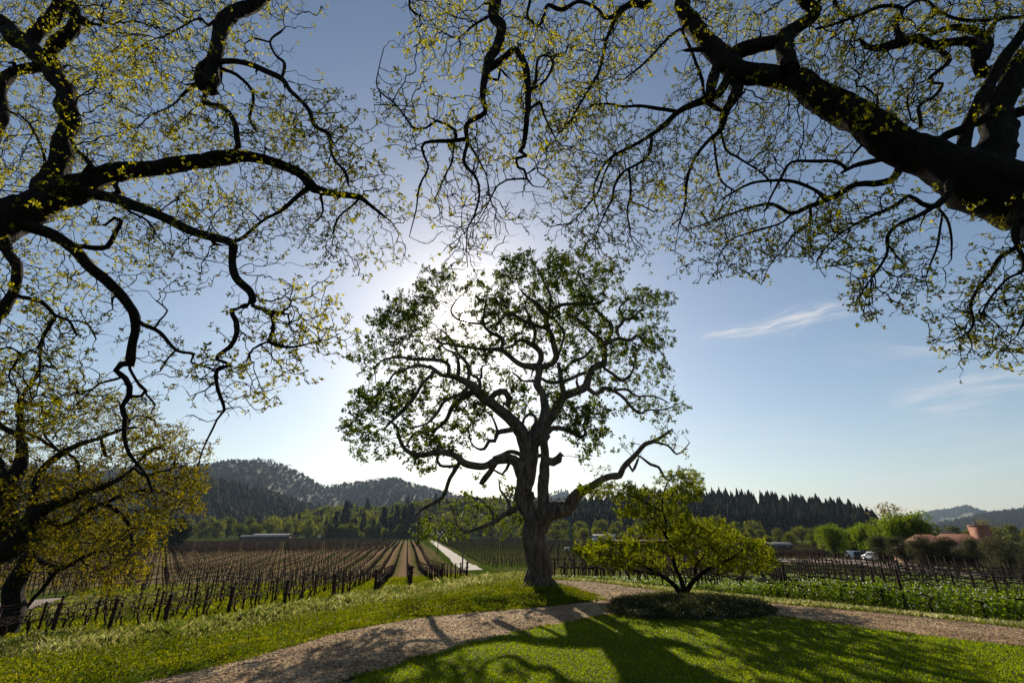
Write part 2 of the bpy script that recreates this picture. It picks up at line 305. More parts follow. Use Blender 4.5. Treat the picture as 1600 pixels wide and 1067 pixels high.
_K = _phi(np.linalg.norm(_q[:, None] - _q[None], axis=2)) + np.eye(_n) * .0008; _Pm = np.column_stack([np.ones(_n), _q]); _A = np.block([[_K, _Pm], [_Pm.T, np.zeros((3, 3))]])
_w = np.linalg.solve(_A, np.concatenate([_c[:, 2], np.zeros(3)]))
_tt = np.linspace(-R(105), R(105), 421); _ll = np.linspace(math.log(2.5), math.log(2600), 700)
_TT, _LL = np.meshgrid(_tt, _ll, indexing='ij'); _G = np.stack([_TT * 1.1, _LL], -1).reshape(-1, 2)
_Z = np.concatenate([_phi(np.linalg.norm(g_[:, None] - _q[None], axis=2)) @ _w[:_n] + _w[_n] + g_ @ _w[_n + 1:] for g_ in np.array_split(_G, 20)]).reshape(_TT.shape)
_Z = np.clip(_Z, -5.25, .06)
def zt(x, y):
    x = np.asarray(x, float); y = np.asarray(y, float); th = np.arctan2(x, y); lr = np.log(np.clip(np.hypot(x, y), 2.5, 2599))
    a = np.clip((th - _tt[0]) / (_tt[1] - _tt[0]), 0, len(_tt) - 1.001); b = np.clip((lr - _ll[0]) / (_ll[1] - _ll[0]), 0, len(_ll) - 1.001)
    i = a.astype(int); j = b.astype(int); fa = a - i; fb = b - j
    z = (_Z[i, j] * (1 - fb) + _Z[i, j + 1] * fb) * (1 - fa) + (_Z[i + 1, j] * (1 - fb) + _Z[i + 1, j + 1] * fb) * fa
    back = sm((np.abs(th) - R(80)) / R(25)); zb = -5.2 * sm((np.exp(lr) - 30) / 170)
    return z * (1 - back) + zb * back
def hit(px, py):
    d = ray(px, py); t = 1.; last = t
    while t < 3e4:
        p = d * t
        if p[2] + EYE < zt(p[0], p[1]): break
        last = t; t *= 1.01
    a, b = last, t
    for _ in range(30):
        m = (a + b) / 2; p = d * m
        if p[2] + EYE < zt(p[0], p[1]): b = m
        else: a = m
    p = d * b; return np.array([p[0], p[1], float(zt(p[0], p[1]))])
def inpoly(pts, poly):
    x, y = pts[:, 0], pts[:, 1]; c = np.zeros(len(pts), bool); poly = np.asarray(poly)[:, :2]; j = len(poly) - 1
    for i in range(len(poly)):
        xi, yi = poly[i]; xj, yj = poly[j]
        if yi != yj: c ^= ((yi > y) != (yj > y)) & (x < (xj - xi) * (y - yi) / (yj - yi) + xi)
        j = i
    return c
def densify(poly, step, jit=0.):
    o = []
    for i in range(len(poly)):
        a = np.array(poly[i][:2], float); b = np.array(poly[(i + 1) % len(poly)][:2], float); n = max(1, int(np.linalg.norm(b - a) / step))
        for k in range(n): o.append(a + (b - a) * k / n + (rng.normal(size=2) * jit if k else 0))
    return np.array(o)
def chaikin(poly, it=2):
    P = np.array(poly, float)[:, :2]
    for _ in range(it):
        Q = np.roll(P, -1, 0); P = np.stack([P * .75 + Q * .25, P * .25 + Q * .75], 1).reshape(-1, 2)
    return P
def sheet(name, poly, m, lift, step=.5, kind='structure', parent=None, edge=.06):
    b = densify(poly, step * .8, edge); lo, hi = b.min(0), b.max(0)
    gx, gy = np.meshgrid(np.arange(lo[0], hi[0], step), np.arange(lo[1], hi[1], step)); g = np.stack([gx.ravel(), gy.ravel()], 1)
    g = g[inpoly(g, b)]
    pts = [Vector(p.tolist()) for p in np.vstack([b, g])]; nb = len(b)
    v, e, f, *_ = geometry.delaunay_2d_cdt(pts, [], [list(range(nb))], 1, 1e-5)
    v = np.array([list(q) for q in v]); V = np.column_stack([v, zt(v[:, 0], v[:, 1]) + lift])
    T = np.array([list(q) for q in f if len(q) == 3])
    o = mk(name, V, [T], m, parent, smooth=True); return tag(o, kind=kind)
# ---------------------------------------------------------------- ground
H2 = lambda px, py: hit(px, py)[:2]
ROWD = np.array([-.2075, .978]); ROWD /= np.linalg.norm(ROWD); ROWN = np.array([ROWD[1], -ROWD[0]])   # left field row direction
B2D = unit(np.array([(875 - 800) / FPX * CT, 1.]))
CD = unit(np.array([.60, -.80])); CN = np.array([.80, .60])                                            # right front field
def ground_mesh():
    th = np.concatenate([np.linspace(-180, -70, 60)[:-1], np.linspace(-70, 70, 420), np.linspace(70, 180, 60)[1:]])
    rr = np.concatenate([[0], 1.2 * 1.0215 ** np.arange(0, 445)]); rr = rr[rr < 11500]
    A, Rr = np.meshgrid(np.radians(th[:-1]), rr); x = Rr * np.sin(A); y = Rr * np.cos(A); z = zt(x, y)
    V = np.stack([x, y, z], -1).reshape(-1, 3); n = len(th) - 1; m = len(rr)
    i = np.arange(m - 1)[:, None] * n; j = np.arange(n)[None]; j2 = (j + 1) % n
    Q = np.stack([i + j, i + n + j, i + n + j2, i + j2], -1).reshape(-1, 4)
    o = mk('ground', V, [Q], M['ground'], smooth=True); tag(o, kind='structure')
    # what grows or lies where: x brown soil, y lush green, z far meadow
    X, Y = V[:, 0], V[:, 1]; p = X * ROWN[0] + Y * ROWN[1]; q = X * ROWD[0] + Y * ROWD[1]
    soil = sm((q - 68) / 14) * sm((11 - p) / 3) * sm((425 - q) / 8)
    soil *= np.where((q > 418), .0, 1.)
    soil *= .70; fieldA = (soil > .02) & (p < 11); soil = np.where((p > 16) & (q > 60) & (p < 400), .12, soil)
    rc = X * CN[0] + Y * CN[1]; soil = np.where((rc > 29.5) & (p > 17) & (Y < 85), .25, soil)
    far = sm((Y - 505) / 20)
    soil = np.clip(soil * (1 - far), 0, 1)
    c = me_attr(o.data, 'zone', np.stack([soil, far, fieldA * 1., np.ones_like(far)], 1))
def me_attr(me, name, arr):
    a = me.color_attributes.new(name, 'FLOAT_COLOR', 'POINT'); a.data.foreach_set('color', arr.astype(np.float32).ravel())
m = mat('ground_cover'); t = m.node_tree; o_ = N(t, 'ShaderNodeOutputMaterial'); p_ = N(t, 'ShaderNodeBsdfPrincipled')
at_ = N(t, 'ShaderNodeAttribute', attribute_name='zone'); sp_ = N(t, 'ShaderNodeSeparateColor'); t.links.new(at_.outputs[0], sp_.inputs[0])
tc_ = N(t, 'ShaderNodeTexCoord')
na = N(t, 'ShaderNodeTexNoise'); na.inputs['Scale'].default_value = .55; na.inputs['Detail'].default_value = 9; na.inputs['Roughness'].default_value = .7
nb = N(t, 'ShaderNodeTexNoise'); nb.inputs['Scale'].default_value = 9; nb.inputs['Detail'].default_value = 7
nc = N(t, 'ShaderNodeTexNoise'); nc.inputs['Scale'].default_value = .05; nc.inputs['Detail'].default_value = 6
for n_ in (na, nb, nc): t.links.new(tc_.outputs['Object'], n_.inputs[0])
def ramp(t, src, cols):
    r = N(t, 'ShaderNodeValToRGB'); el = r.color_ramp.elements
    while len(el) < len(cols): el.new(.5)
    for e, (a, c) in zip(el, cols): e.position = a; e.color = (*c, 1)
    t.links.new(src, r.inputs[0]); return r.outputs[0]
def mixc(t, f, a, b):
    x = N(t, 'ShaderNodeMix', data_type='RGBA')
    for i, v in ((0, f), (6, a), (7, b)):
        if isinstance(v, (int, float)): x.inputs[i].default_value = v
        else: t.links.new(v, x.inputs[i])
    return x.outputs[2]
gr = ramp(t, na.outputs[0], [(.3, (.02, .038, .004)), (.5, (.045, .068, .008)), (.7, (.085, .095, .018))])
so_ = ramp(t, nb.outputs[0], [(.3, (.155, .10, .055)), (.7, (.30, .20, .12))])
fr = ramp(t, nc.outputs[0], [(.4, (.03, .045, .012)), (.6, (.06, .075, .02))])
sf = math_n(t, 'ADD', sp_.outputs[0], math_n(t, 'MULTIPLY', math_n(t, 'SUBTRACT', nb.outputs[0], .5), .9))
sf = math_n(t, 'ADD', sf, math_n(t, 'MULTIPLY', math_n(t, 'SUBTRACT', nc.outputs[0], .5), .9))
# every second row middle is tilled, the others keep their grass
dr = N(t, 'ShaderNodeVectorMath', operation='DOT_PRODUCT'); t.links.new(tc_.outputs['Object'], dr.inputs[0]); dr.inputs[1].default_value = (ROWN[0] * 2 * math.pi / 5.2, ROWN[1] * 2 * math.pi / 5.2, 0)
sf = math_n(t, 'ADD', sf, math_n(t, 'MULTIPLY', math_n(t, 'MULTIPLY', math_n(t, 'SINE', math_n(t, 'ADD', dr.outputs['Value'], 1.2)), sp_.outputs[2]), .38))
def clampt(t, v):
    n = t.nodes.new('ShaderNodeClamp'); t.links.new(v, n.inputs[0]); return n.outputs[0]
sf = math_n(t, 'MULTIPLY', clampt(t, sf), math_n(t, 'GREATER_THAN', sp_.outputs[0], .01))
col = mixc(t, sp_.outputs[1], mixc(t, sf, gr, so_), fr); t.links.new(col, p_.inputs['Base Color'])
p_.inputs['Roughness'].default_value = .95; p_.inputs['Specular IOR Level'].default_value = 0.
b_ = N(t, 'ShaderNodeBump'); b_.inputs['Strength'].default_value = .8; b_.inputs['Distance'].default_value = .1; t.links.new(nb.outputs[0], b_.inputs['Height']); t.links.new(b_.outputs[0], p_.inputs['Normal'])
t.links.new(p_.outputs[0], o_.inputs[0]); M['ground'] = m
ground_mesh()
# ---- gravel drive (one surface with two arms), lawn, bed
def W(l): return [H2(*p) if not isinstance(p, tuple) or len(p) == 2 and p[1] > 830 else np.array(p) for p in l]
pxs = lambda l: [H2(a, b) for a, b in l]
east_top = pxs([(862, 906), (930, 910), (1000, 919), (1080, 929), (1180, 941), (1300, 952), (1420, 963), (1520, 974), (1600, 984)])
east_bot = pxs([(1600, 1014), (1500, 1002), (1400, 990), (1300, 976), (1215, 964)])
d = unit(east_top[-1] - east_top[-2]); ext_t = east_top[-1] + d * 14; ext_b = east_bot[0] + unit(east_bot[0] - east_bot[1]) * 14
sw_r = pxs([(1000, 962), (945, 964), (850, 981), (740, 1006), (640, 1036), (540, 1066)])
sw_l = pxs([(232, 1066), (330, 1045), (400, 1027), (520, 991), (640, 968), (760, 956), (870, 947), (945, 938)])
isle = pxs([(900, 921), (862, 912)])
back = unit(sw_r[-1] - sw_r[-2]); bl = unit(sw_l[0] - sw_l[1])
drive = east_top + [ext_t, ext_b] + east_bot + sw_r + [sw_r[-1] + back * 9, sw_l[0] + bl * 9] + sw_l + isle
# the drive also runs on behind the oak, down to the lane
drive = chaikin(drive, 2)
sheet('gravel_drive', drive, M['gravel'], .035, .45)
lawn = chaikin(east_bot[::-1][0:0] + sw_r + [sw_r[-1] + back * 9, np.array([-9, -12.]), np.array([34, -12.]), ext_b] + east_bot, 2)
sheet('lawn', lawn, M['lawn'], .045, .5)
bed = chaikin(pxs([(948, 956), (962, 946), (1000, 938), (1070, 934), (1140, 938), (1190, 950), (1218, 962), (1160, 969), (1070, 970), (985, 968)]), 2)
sheet('flower_bed', bed, M['mulch'], .075, .3)
# ---- farm lane between the left and right field, dirt turning strip in the left field, car park road on the right
lane_c = [(734, 888), (730, 884), (714, 873), (699, 862), (684, 851), (670, 841)]
lc = [H2(*p) for p in lane_c]; lc = [lc[0] + unit(lc[0] - lc[2]) * 6] + lc
lw = 2.0
def strip(cl, wd):
    cl = np.array(cl); D = unit(np.gradient(cl, axis=0)); Nn = np.column_stack([D[:, 1], -D[:, 0]])
    return np.vstack([cl + Nn * wd, (cl - Nn * wd)[::-1]])
sheet('farm_lane', strip(lc, lw), M['lane'], .04, 2.5, edge=.1)
dirt = chaikin(pxs([(-120, 948), (0, 943), (120, 931), (230, 927), (330, 920), (360, 921), (250, 940), (130, 957), (0, 975), (-120, 985)]), 2)
sheet('dirt_track', dirt, M['dirt'], .04, .9, edge=.35)
park = chaikin(pxs([(1195, 873), (1270, 872), (1340, 872), (1400, 880), (1480, 888), (1600, 900), (1720, 912), (1720, 922), (1600, 911), (1480, 899), (1400, 891), (1330, 881), (1195, 878)]), 2)
sheet('access_road', park, M['dirt'], .04, 1.4, edge=.15)
# ---------------------------------------------------------------- vineyard
def vine_template(seed, low=False):
    r = np.random.default_rng(seed); g = G(); k = 4 if not low else 3
    h = .82; P = [(0, 0, -.05)]; x = z = 0
    for i in range(1, 4 if not low else 2): P.append((r.normal() * .05, r.normal() * .05, h * i / (3. if not low else 1.)))
    g.tube(P, np.linspace(.07, .055, len(P)), k, cap=False)
    top = np.array(P[-1])
    for s in (-1, 1):
        A = [top] + [top + np.array([s * .28 * i, r.normal() * .03, .06 + r.normal() * .025]) for i in ((1, 2, 3) if not low else (3,))]
        g.tube(A, np.linspace(.055, .03, len(A)), k, cap=False)
        for c in range(5 if not low else 2):
            b = top + np.array([s * (.12 + .16 * c if not low else .2 + .26 * c), 0, .08]); hgt = r.uniform(.12, .34)
            g.tube([b, b + np.array([r.normal() * .06, r.normal() * .06, hgt])], [.02, .008] if not low else [.022, .010], 3, cap=False)
    return g.arr()
VT = [vine_template(i) for i in range(4)]; VL = [vine_template(10 + i, True) for i in range(3)]
def post_geo(h, r, cross, lean=(0, 0)):
    g = G(); g.tube([(0, 0, -.3), (lean[0] * .5, lean[1] * .5, h * .5), (lean[0], lean[1], h)], r, 6)
    if cross:
        for zz in ((h - .12), (h - .55)): g.box((lean[0] * zz / h, lean[1] * zz / h, zz), (.06, .5, .05), math.atan2(ROWD[1], ROWD[0]))
    return g
near_vines = []; far_vines = []; row_list = []
def row(start, d, length, label, group, spacing=1.8, post_sp=5.4, hp=1.7, near_d=75, gaps=(), r_post=.068, end_h=1.75, wire=True, rot=None, low=.8, mesh_from=75):
    """one trellis row = thing; posts near the camera are parts, the tiny far ones one part; returns vine positions"""
    d = np.asarray(d); L = np.arange(0, length, post_sp); pos = start[None] + d[None] * L[:, None]
    ok = np.ones(len(L), bool)
    for a, b in gaps: ok &= ~((L > a) & (L < b))
    pos = pos[ok]; L = L[ok]; z = zt(pos[:, 0], pos[:, 1]); dist = np.hypot(pos[:, 0], pos[:, 1])
    base = (pos[0][0], pos[0][1], z[0]); root = thing('trellis_row', base, label, 'vine row', group)
    ang = math.atan2(d[1], d[0]); nearm = dist < near_d; cnt = 0
    ppos = to_px(np.column_stack([pos, z])); vis = (ppos[:, 0] > -60) & (ppos[:, 0] < 1660)
    for i in np.where(nearm & vis)[0]:
        key = (round(hp, 2), int(i == 0), int(rng.integers(3)), group)
        if key not in row.cache:
            g = G(); hh = end_h if i == 0 else hp; ln = rng.normal(size=2) * .03
            g.tube([(0, 0, -.3), (ln[0] / 2, ln[1] / 2, hh / 2), (ln[0], ln[1], hh)], (r_post * 1.5 if i == 0 else r_post), 6)
            for zz in ((hh - .1), (hh - .5)): g.box((ln[0] * zz / hh, ln[1] * zz / hh, zz), (.05, .46, .045), ang)
            V, F = g.arr(); o = mk('post', V, F, M['wood'], root); row.cache[key] = o
        else:
            o = row.cache[key].copy(); C.objects.link(o); o.parent = root
        o.location = (pos[i][0] - base[0], pos[i][1] - base[1], z[i] - base[2]); o.rotation_euler = (0, 0, 0)
    fi = np.where(~nearm)[0]
    if len(fi):
        g = G(); 
        bx = G().box((0, 0, hp / 2), (.10, .10, hp)).box((0, 0, hp - .1), (.07, .4, .08), ang)
        V, F = bx.arr(); P = np.column_stack([pos[fi], z[fi]])
        V, F = instance(V, F, P); o = mk('post', V - np.array(base), F, M['wood'], root); o['kind'] = 'stuff'
    if wire and nearm.sum() > 1:
        li = np.where(nearm)[0]
        for hw in (.95, hp - .5, hp - .1):
            P = np.column_stack([pos[li], z[li] + hw]); g = G().tube(P, .0035, 4, cap=False); V, F = g.arr()
            mk('wire', V - np.array(base), F, M['wire'], root)
    vl = np.arange(.9, length, spacing); vp = start[None] + d[None] * vl[:, None]; ok = np.ones(len(vl), bool)
    for a, b in gaps: ok &= ~((vl > a - .5) & (vl < b - .5))
    ok &= rng.random(len(vl)) > .04
    vp = vp[ok]; vz = zt(vp[:, 0], vp[:, 1]); vd = np.hypot(vp[:, 0], vp[:, 1]); px = to_px(np.column_stack([vp, vz]))
    on = (px[:, 0] > -80) & (px[:, 0] < 1680) & (px[:, 2] > 0)
    for k in np.where(on)[0]: near_vines.append((vd[k], vp[k][0], vp[k][1], vz[k], ang, label, k + 1))
    return root
row.cache = {}
# left field: rows end along the verge
ends_px = [(-70, 1022), (30, 1006), (258, 985), (410, 960), (510, 943), (587, 931), (640, 922), (690, 915), (722, 910), (753, 907), (800, 903)]
eg = np.array([H2(*p) for p in ends_px]); ep = eg @ ROWN; eq = eg @ ROWD
oidx = np.argsort(ep); ep, eq = ep[oidx], eq[oidx]
print('row ends p', np.round(ep, 1), 'q', np.round(eq, 1))
lane_p = np.array(lc) @ ROWN; lane_q = np.array(lc) @ ROWD; print('lane p', np.round(lane_p, 1), np.round(lane_q, 1))
SPC = 2.6; p0 = .6; k = 0
dp_, dq_ = None, None
dirt_p = dirt @ ROWN; dirt_q = dirt @ ROWD
for k in range(-4, 62):
    p = p0 - SPC * k; q0 = float(np.interp(p, ep, eq)) if p > ep[0] else eq[0] + (ep[0] - p) * .25
    qe = float(np.interp(p + 2, lane_p, lane_q, left=1e9, right=-1e9)) if p > lane_p.min() - 2 else 1e9
    # stop short of the lane where the row would cross it
    qmax = 402.
    for q in np.arange(q0, 402, 4):
        if np.interp(q, lane_q, lane_p) - 4.2 < p: qmax = q; break
    if p > 8 and qmax > 300: pass
    if qmax - q0 < 8: continue
    gaps = [(238 - q0, 247 - q0)]
    # rows of the far left leave the dirt track free
    ci = [i for i in range(len(dirt)) if (dirt_p[i] - p) * (dirt_p[(i + 1) % len(dirt)] - p) <= 0]
    if len(ci) >= 2:
        qa, qb = min(dirt_q[i] for i in ci), max(dirt_q[i] for i in ci)
        gaps.append((qa - q0 - 1, qb - q0 + 1))
    s = ROWN * p + ROWD * q0
    n_ = k + 5
    word = 'trellis row of bare grapevines in the left field, %s counted from the pale farm lane' % ('%d%s' % (n_, {1: 'st', 2: 'nd', 3: 'rd'}.get(n_ % 10 if n_ // 10 != 1 else 0, 'th')))
    row(s, ROWD, qmax - q0, word, 'vine rows of the left field', 1.8, 5.4, 1.75, near_d=78, gaps=gaps)
# far strip of the left field
for k in range(-8, 48):
    p = p0 - 2.9 * k; q0, q1 = 412, 500
    if p > np.interp(450, lane_q, lane_p) - 5: continue
    n_ = k + 9
    row(ROWN * p + ROWD * q0, ROWD, q1 - q0, 'far vine row on green ground before the woods, number %d from the lane' % n_, 'vine rows of the far strip', 2.2, 8, 1.6, near_d=0, wire=False)
# field right of the lane
for k in range(0, 34):
    off = 5.5 + 2.9 * k
    # rows parallel to the lane
    a = np.array(lc[1]); dl = unit(np.array(lc[-1]) - a); nl_ = np.array([dl[1], -dl[0]])
    s = a + nl_ * off - dl * (6 - .0 * k); L = 395
    row(s, dl, L, 'vine row between the farm lane and the great oak, number %d from the lane' % (k + 1), 'vine rows right of the lane', 2., 6, 1.5, near_d=0, wire=False, gaps=[(0, max(0, 6 - k))])
a2 = H2(871, 884)
for k in range(-2, 46):
    s = np.array(a2) + np.array([B2D[1], -B2D[0]]) * 3.0 * k + B2D * max(0, (k - 22) * 2.2)
    row(s, B2D, 260 - 3 * max(0, k - 14), 'vine row on green ground right of the great oak, number %d from its trunk' % (k + 3), 'vine rows behind the oak', 2.2, 6, 1.5, near_d=0, wire=False)
# right front field with the cover crop
f0 = H2(962, 910); f1 = H2(1365, 950); f2 = H2(1528, 971)
CD = unit(np.array(f2) - np.array(f0)); CN = np.array([-CD[1], CD[0]]); CN = CN if CN[1] > 0 else -CN
print('front row', f0, f1, f2, CD)
for k in range(0, 20):
    s = np.array(f0) - CD * 9 + CN * (2.7 * k) - CD * 1.2 * k
    n_ = k + 1
    row(s, CD, 48 + 3 * k, 'vine row along the gravel drive at right, %s back from the gravel' % ('%d%s' % (n_, {1: 'st', 2: 'nd', 3: 'rd'}.get(n_ if n_ < 4 else 0, 'th'))), 'vine rows of the right field', 1.7, 5.1, 1.85, near_d=60, r_post=.06)
# small plot before the car park
a3 = H2(1244, 870); D3 = unit(np.array([(1243 - 800) / FPX * CT, 1.]))
for k in range(-9, 12):
    s = np.array(a3) + np.array([D3[1], -D3[0]]) * 2.9 * k
    row(s, D3, 42, 'short vine row behind the car park road, number %d from the left' % (k + 10), 'vine rows behind the car park', 2., 6, 1.5, near_d=0, wire=False)
near_vines.sort(key=lambda a: a[0])
NV = 300; print('vines', len(near_vines))
vm = []
for i in range(4): vm.append(mk('grapevine', VT[i][0], VT[i][1], M['vine']))
for i, (dd, x, y, z, a, lab, kk) in enumerate(near_vines[:NV]):
    o = vm[i] if i < 4 else vm[i % 4].copy()
    if i >= 4: C.objects.link(o)
    o.location = (x, y, z); o.rotation_euler = (0, 0, a + (math.pi if rng.random() < .5 else 0)); s = rng.uniform(.85, 1.15); o.scale = (1, s, s)
    where = lab.split('in the ')[-1] if 'left field' in lab else lab.split('at ')[-1] if 'right, ' in lab else lab
    rown = lab.replace('trellis row of bare grapevines in the ', '').replace(', counted', '').replace('vine row along the gravel drive at right, ', 'right field, row ')
    tag(o, ('bare gnarled vine, plant %d of the %s' % (kk, rown.replace(' counted from the pale farm lane', '').replace('left field,', 'left field row').replace(', ', ' '))).replace('left field row', 'left field, row').replace('right field row', 'right field, row'), 'grapevine', 'bare grapevines nearest the viewer')
rest = near_vines[NV:]
A = np.array([r_[1:5] for r_ in rest]); Vs = []; Fs = []; off = 0
ix = rng.integers(0, 3, len(A))
for i in range(3):
    S = A[ix == i]; sc = np.column_stack([np.ones(len(S)), np.ones(len(S)), rng.uniform(.85, 1.2, len(S))])
    V, F = instance(VL[i][0], VL[i][1], S[:, :3], S[:, 3], sc); Vs.append(V); Fs.append(np.vstack([f for f in F if f.shape[1] == 4]) + off); off += len(V)
o = mk('grapevines', np.vstack(Vs), [np.vstack(Fs)], M['vine_far']); tag(o, 'thousands of bare pruned vines in long rows across the valley floor', 'vines', kind='stuff')
# ---------------------------------------------------------------- grasses
def blades(name, pts, h, wd, m, label, cat, lean=.35, zoff=0, top=None):
    n = len(pts); z = zt(pts[:, 0], pts[:, 1]) + zoff; P = np.column_stack([pts, z])
    D = unit(np.column_stack([rng.normal(size=(n, 2)) * lean, np.ones(n)])); a = rng.uniform(0, 2 * math.pi, n)
    S = np.column_stack([np.cos(a), np.sin(a), np.zeros(n)]); h = np.asarray(h)[:, None]; wd = np.asarray(wd)[:, None] if np.ndim(wd) else wd
    bend = np.column_stack([rng.normal(size=(n, 2)) * .25, np.zeros(n)]) * h
    V = np.stack([P - S * wd / 2, P + S * wd / 2, P + D * h * .6 + S * wd * .4 , P + D * h + bend], 1).reshape(-1, 3)
    F = np.arange(4 * n).reshape(-1, 4)
    o = mk(name, V, [F], m); return tag(o, label, cat, kind='stuff')
def scatter(poly, n, near=None):
    poly = np.asarray(poly); lo, hi = poly.min(0), poly.max(0); out = []; tot = 0
    while tot < n:
        g = rng.uniform(lo, hi, (n, 2)); g = g[inpoly(g, poly)]
        if near is not None: g = g[rng.random(len(g)) < np.clip((near / np.maximum(g[:, 1], 1)) ** 1.3, 0, 1)]
        out.append(g); tot += len(g)
    return np.vstack(out)[:n]
vis_lawn = chaikin(sw_r + [np.array([-3, 6.]), np.array([16, 5.]), ext_b] + east_bot, 2)
P = scatter(vis_lawn, 330000, 9)
P = P[~inpoly(P, bed)]
blades('lawn_grass', P, rng.uniform(.025, .06, len(P)), .006 + .0009 * P[:, 1], M['grass_lawn'], 'short mown grass of the lawn, striped by tree shadows', 'lawn grass', .6, .04)
P = scatter(vis_lawn, 900, 9); n = len(P); zz = zt(P[:, 0], P[:, 1]) + .07 + rng.uniform(0, .02, n)
V, F = leaves(np.column_stack([P, zz]), unit(rng.normal(size=(n, 3)) * [1, 1, .3]), np.full(n, .018), .8, .1)
tag(mk('lawn_daisies', V, [F], M['flower']), 'tiny white daisies dotted over the mown lawn', 'daisies', kind='stuff')
# verge between gravel and vines, left and centre
row_end = [e for e in eg]
verge = sw_l + isle + pxs([(850, 903), (800, 902)]) + [e + ROWD * .5 for e in row_end[::-1]] + [np.array([-34., 14.]), np.array([-14., 6.])] 
verge = np.array(verge)
P = scatter(verge, 380000, 18)
# distance from the gravel edge decides how high and how ripe the grass is
edge_l = densify([*sw_l], .6)[:-1]
def dist_to(P, L):
    out = np.full(len(P), 1e9)
    for q in L: out = np.minimum(out, np.hypot(P[:, 0] - q[0], P[:, 1] - q[1]))
    return out
dg = dist_to(P, np.array(pxs([(232, 1066), (330, 1045), (400, 1027), (460, 1008), (520, 991), (580, 978), (640, 968), (700, 961), (760, 956), (820, 951), (870, 947), (945, 938)])))
de = dist_to(P, densify(row_end, 1.))
nz = np.sin(P[:, 0] * .9 + 1.3 * np.sin(P[:, 1] * .5)) * np.cos(P[:, 1] * .8 + P[:, 0] * .3)
lump = .65 + .5 * np.sin(P[:, 0] * 2.3 + 2 * np.sin(P[:, 1] * 1.1)) * np.sin(P[:, 1] * 2.6 + np.sin(P[:, 0] * 1.7) * 1.5) + .25 * np.sin(P[:, 0] * 5.1 + P[:, 1] * 3.3)
tall = sm((10 - de) / 6) * 1.1 + .18 * nz + .25 * sm((P[:, 0] + 6) / 6) * sm((dg - 2) / 4)
h = np.clip(.07 + .30 * np.clip(tall, 0, 1.3) * rng.uniform(.6, 1.3, len(P)), .06, .6) * np.clip(lump, .25, 1.4)
pale = rng.random(len(P)) < np.clip(tall * .75 - .15, 0, .8)
blades('verge_grass', P[~pale], h[~pale] * .8, .004 + .0005 * P[~pale][:, 1], M['grass_green'], 'lush green grass and weeds between the gravel and the vines', 'grass', .45)
blades('seeding_grass', P[pale], (h[pale] / np.clip(lump, .25, 1.4)[pale] * np.clip(.55 + .5 * lump[pale], .5, 1.25)) * 1.1 * rng.uniform(.7, 1.25, pale.sum()), .003 + .00035 * P[pale][:, 1], M['grass_tall'], 'tall pale seeding grass along the row ends', 'tall grass', .35)
# broad leafed weeds in clumps
Cn = scatter(verge, 1500); Cn = Cn[zt(Cn[:, 0], Cn[:, 1]) > -2]; pts = np.repeat(Cn, 70, 0) + rng.normal(size=(len(Cn) * 70, 2)) * .38; n = len(pts)
pz = zt(pts[:, 0], pts[:, 1]) + rng.uniform(0, 1, n) * np.repeat(rng.uniform(.08, .34, len(Cn)), 70)
V, F = leaves(np.column_stack([pts, pz]), unit(rng.normal(size=(n, 3)) + [0, 0, .7]), rng.uniform(.035, .08, n), .6)
keep = inpoly(pts, verge); kk = np.where(keep)[0]; V = V.reshape(-1, 4, 3)[kk].reshape(-1, 3); F = np.arange(len(V)).reshape(-1, 4)
tag(mk('broad_leaf_weeds', V, [F], M['grass_green']), 'clumps of broad leafed weeds in the verge left of the gravel', 'weeds', kind='stuff')
# east verge: thin grass strip and the cover crop
ev = np.array(east_top + [ext_t, ext_t + CN * 6] + [np.array(f2) + CN * .3, np.array(f1) + CN * .3, np.array(f0) + CN * .3] + pxs([(862, 900)]))
P = scatter(ev, 45000, 26); blades('roadside_grass', P, rng.uniform(.08, .26, len(P)), .012 + .0006 * P[:, 1], M['grass_tall'] , 'thin yellow green grass strip along the far side of the gravel', 'grass', .5)
P = scatter(ev, 35000, 26); blades('roadside_turf', P, rng.uniform(.06, .2, len(P)), .014 + .0006 * P[:, 1], M['grass_green'] , 'low green grass beside the right arm of the gravel drive', 'grass', .5)
ctr = []
for k in range(0, 15):
    n = int(1700 * .93 ** k); t_ = rng.uniform(-6, 50 + 3 * k, n); o_ = rng.normal(size=n) * .55 + 2.7 * k + .25
    ctr.append(np.array(f0)[None] + CD * t_[:, None] + CN * o_[:, None])
ctr = np.vstack(ctr); prog = (ctr - np.array(f0)) @ CD
hgt = .20 + .85 * sm((prog - 3) / 12) * np.exp(-(((ctr - np.array(f0)) @ CN) / 26)); hgt *= rng.uniform(.7, 1.2, len(ctr))
per = 26; pts = np.repeat(ctr, per, 0) + rng.normal(size=(len(ctr) * per, 2)) * .16; hh = np.repeat(hgt, per) * rng.random(len(pts)) ** .7
n = len(pts); V, F = leaves(np.column_stack([pts, zt(pts[:, 0], pts[:, 1]) + hh]), unit(rng.normal(size=(n, 3)) + [0, 0, .6]), rng.uniform(.08, .17, n), .5)
tag(mk('cover_crop', V, [F], M['crop']), 'leafy green cover crop growing between the vines at right', 'cover crop', kind='stuff')
sel = rng.random(n) < .06; sel &= hh > .35 * np.repeat(hgt, per); n2 = sel.sum()
V, F = leaves(np.column_stack([pts, zt(pts[:, 0], pts[:, 1]) + hh + .06])[sel], unit(rng.normal(size=(n2, 3)) + [0, -.3, .5]), rng.uniform(.07, .12, n2), .8, .2)
tag(mk('cover_crop_flowers', V, [F], M['flower']), 'small white flowers on the cover crop in the right field', 'flowers', kind='stuff')
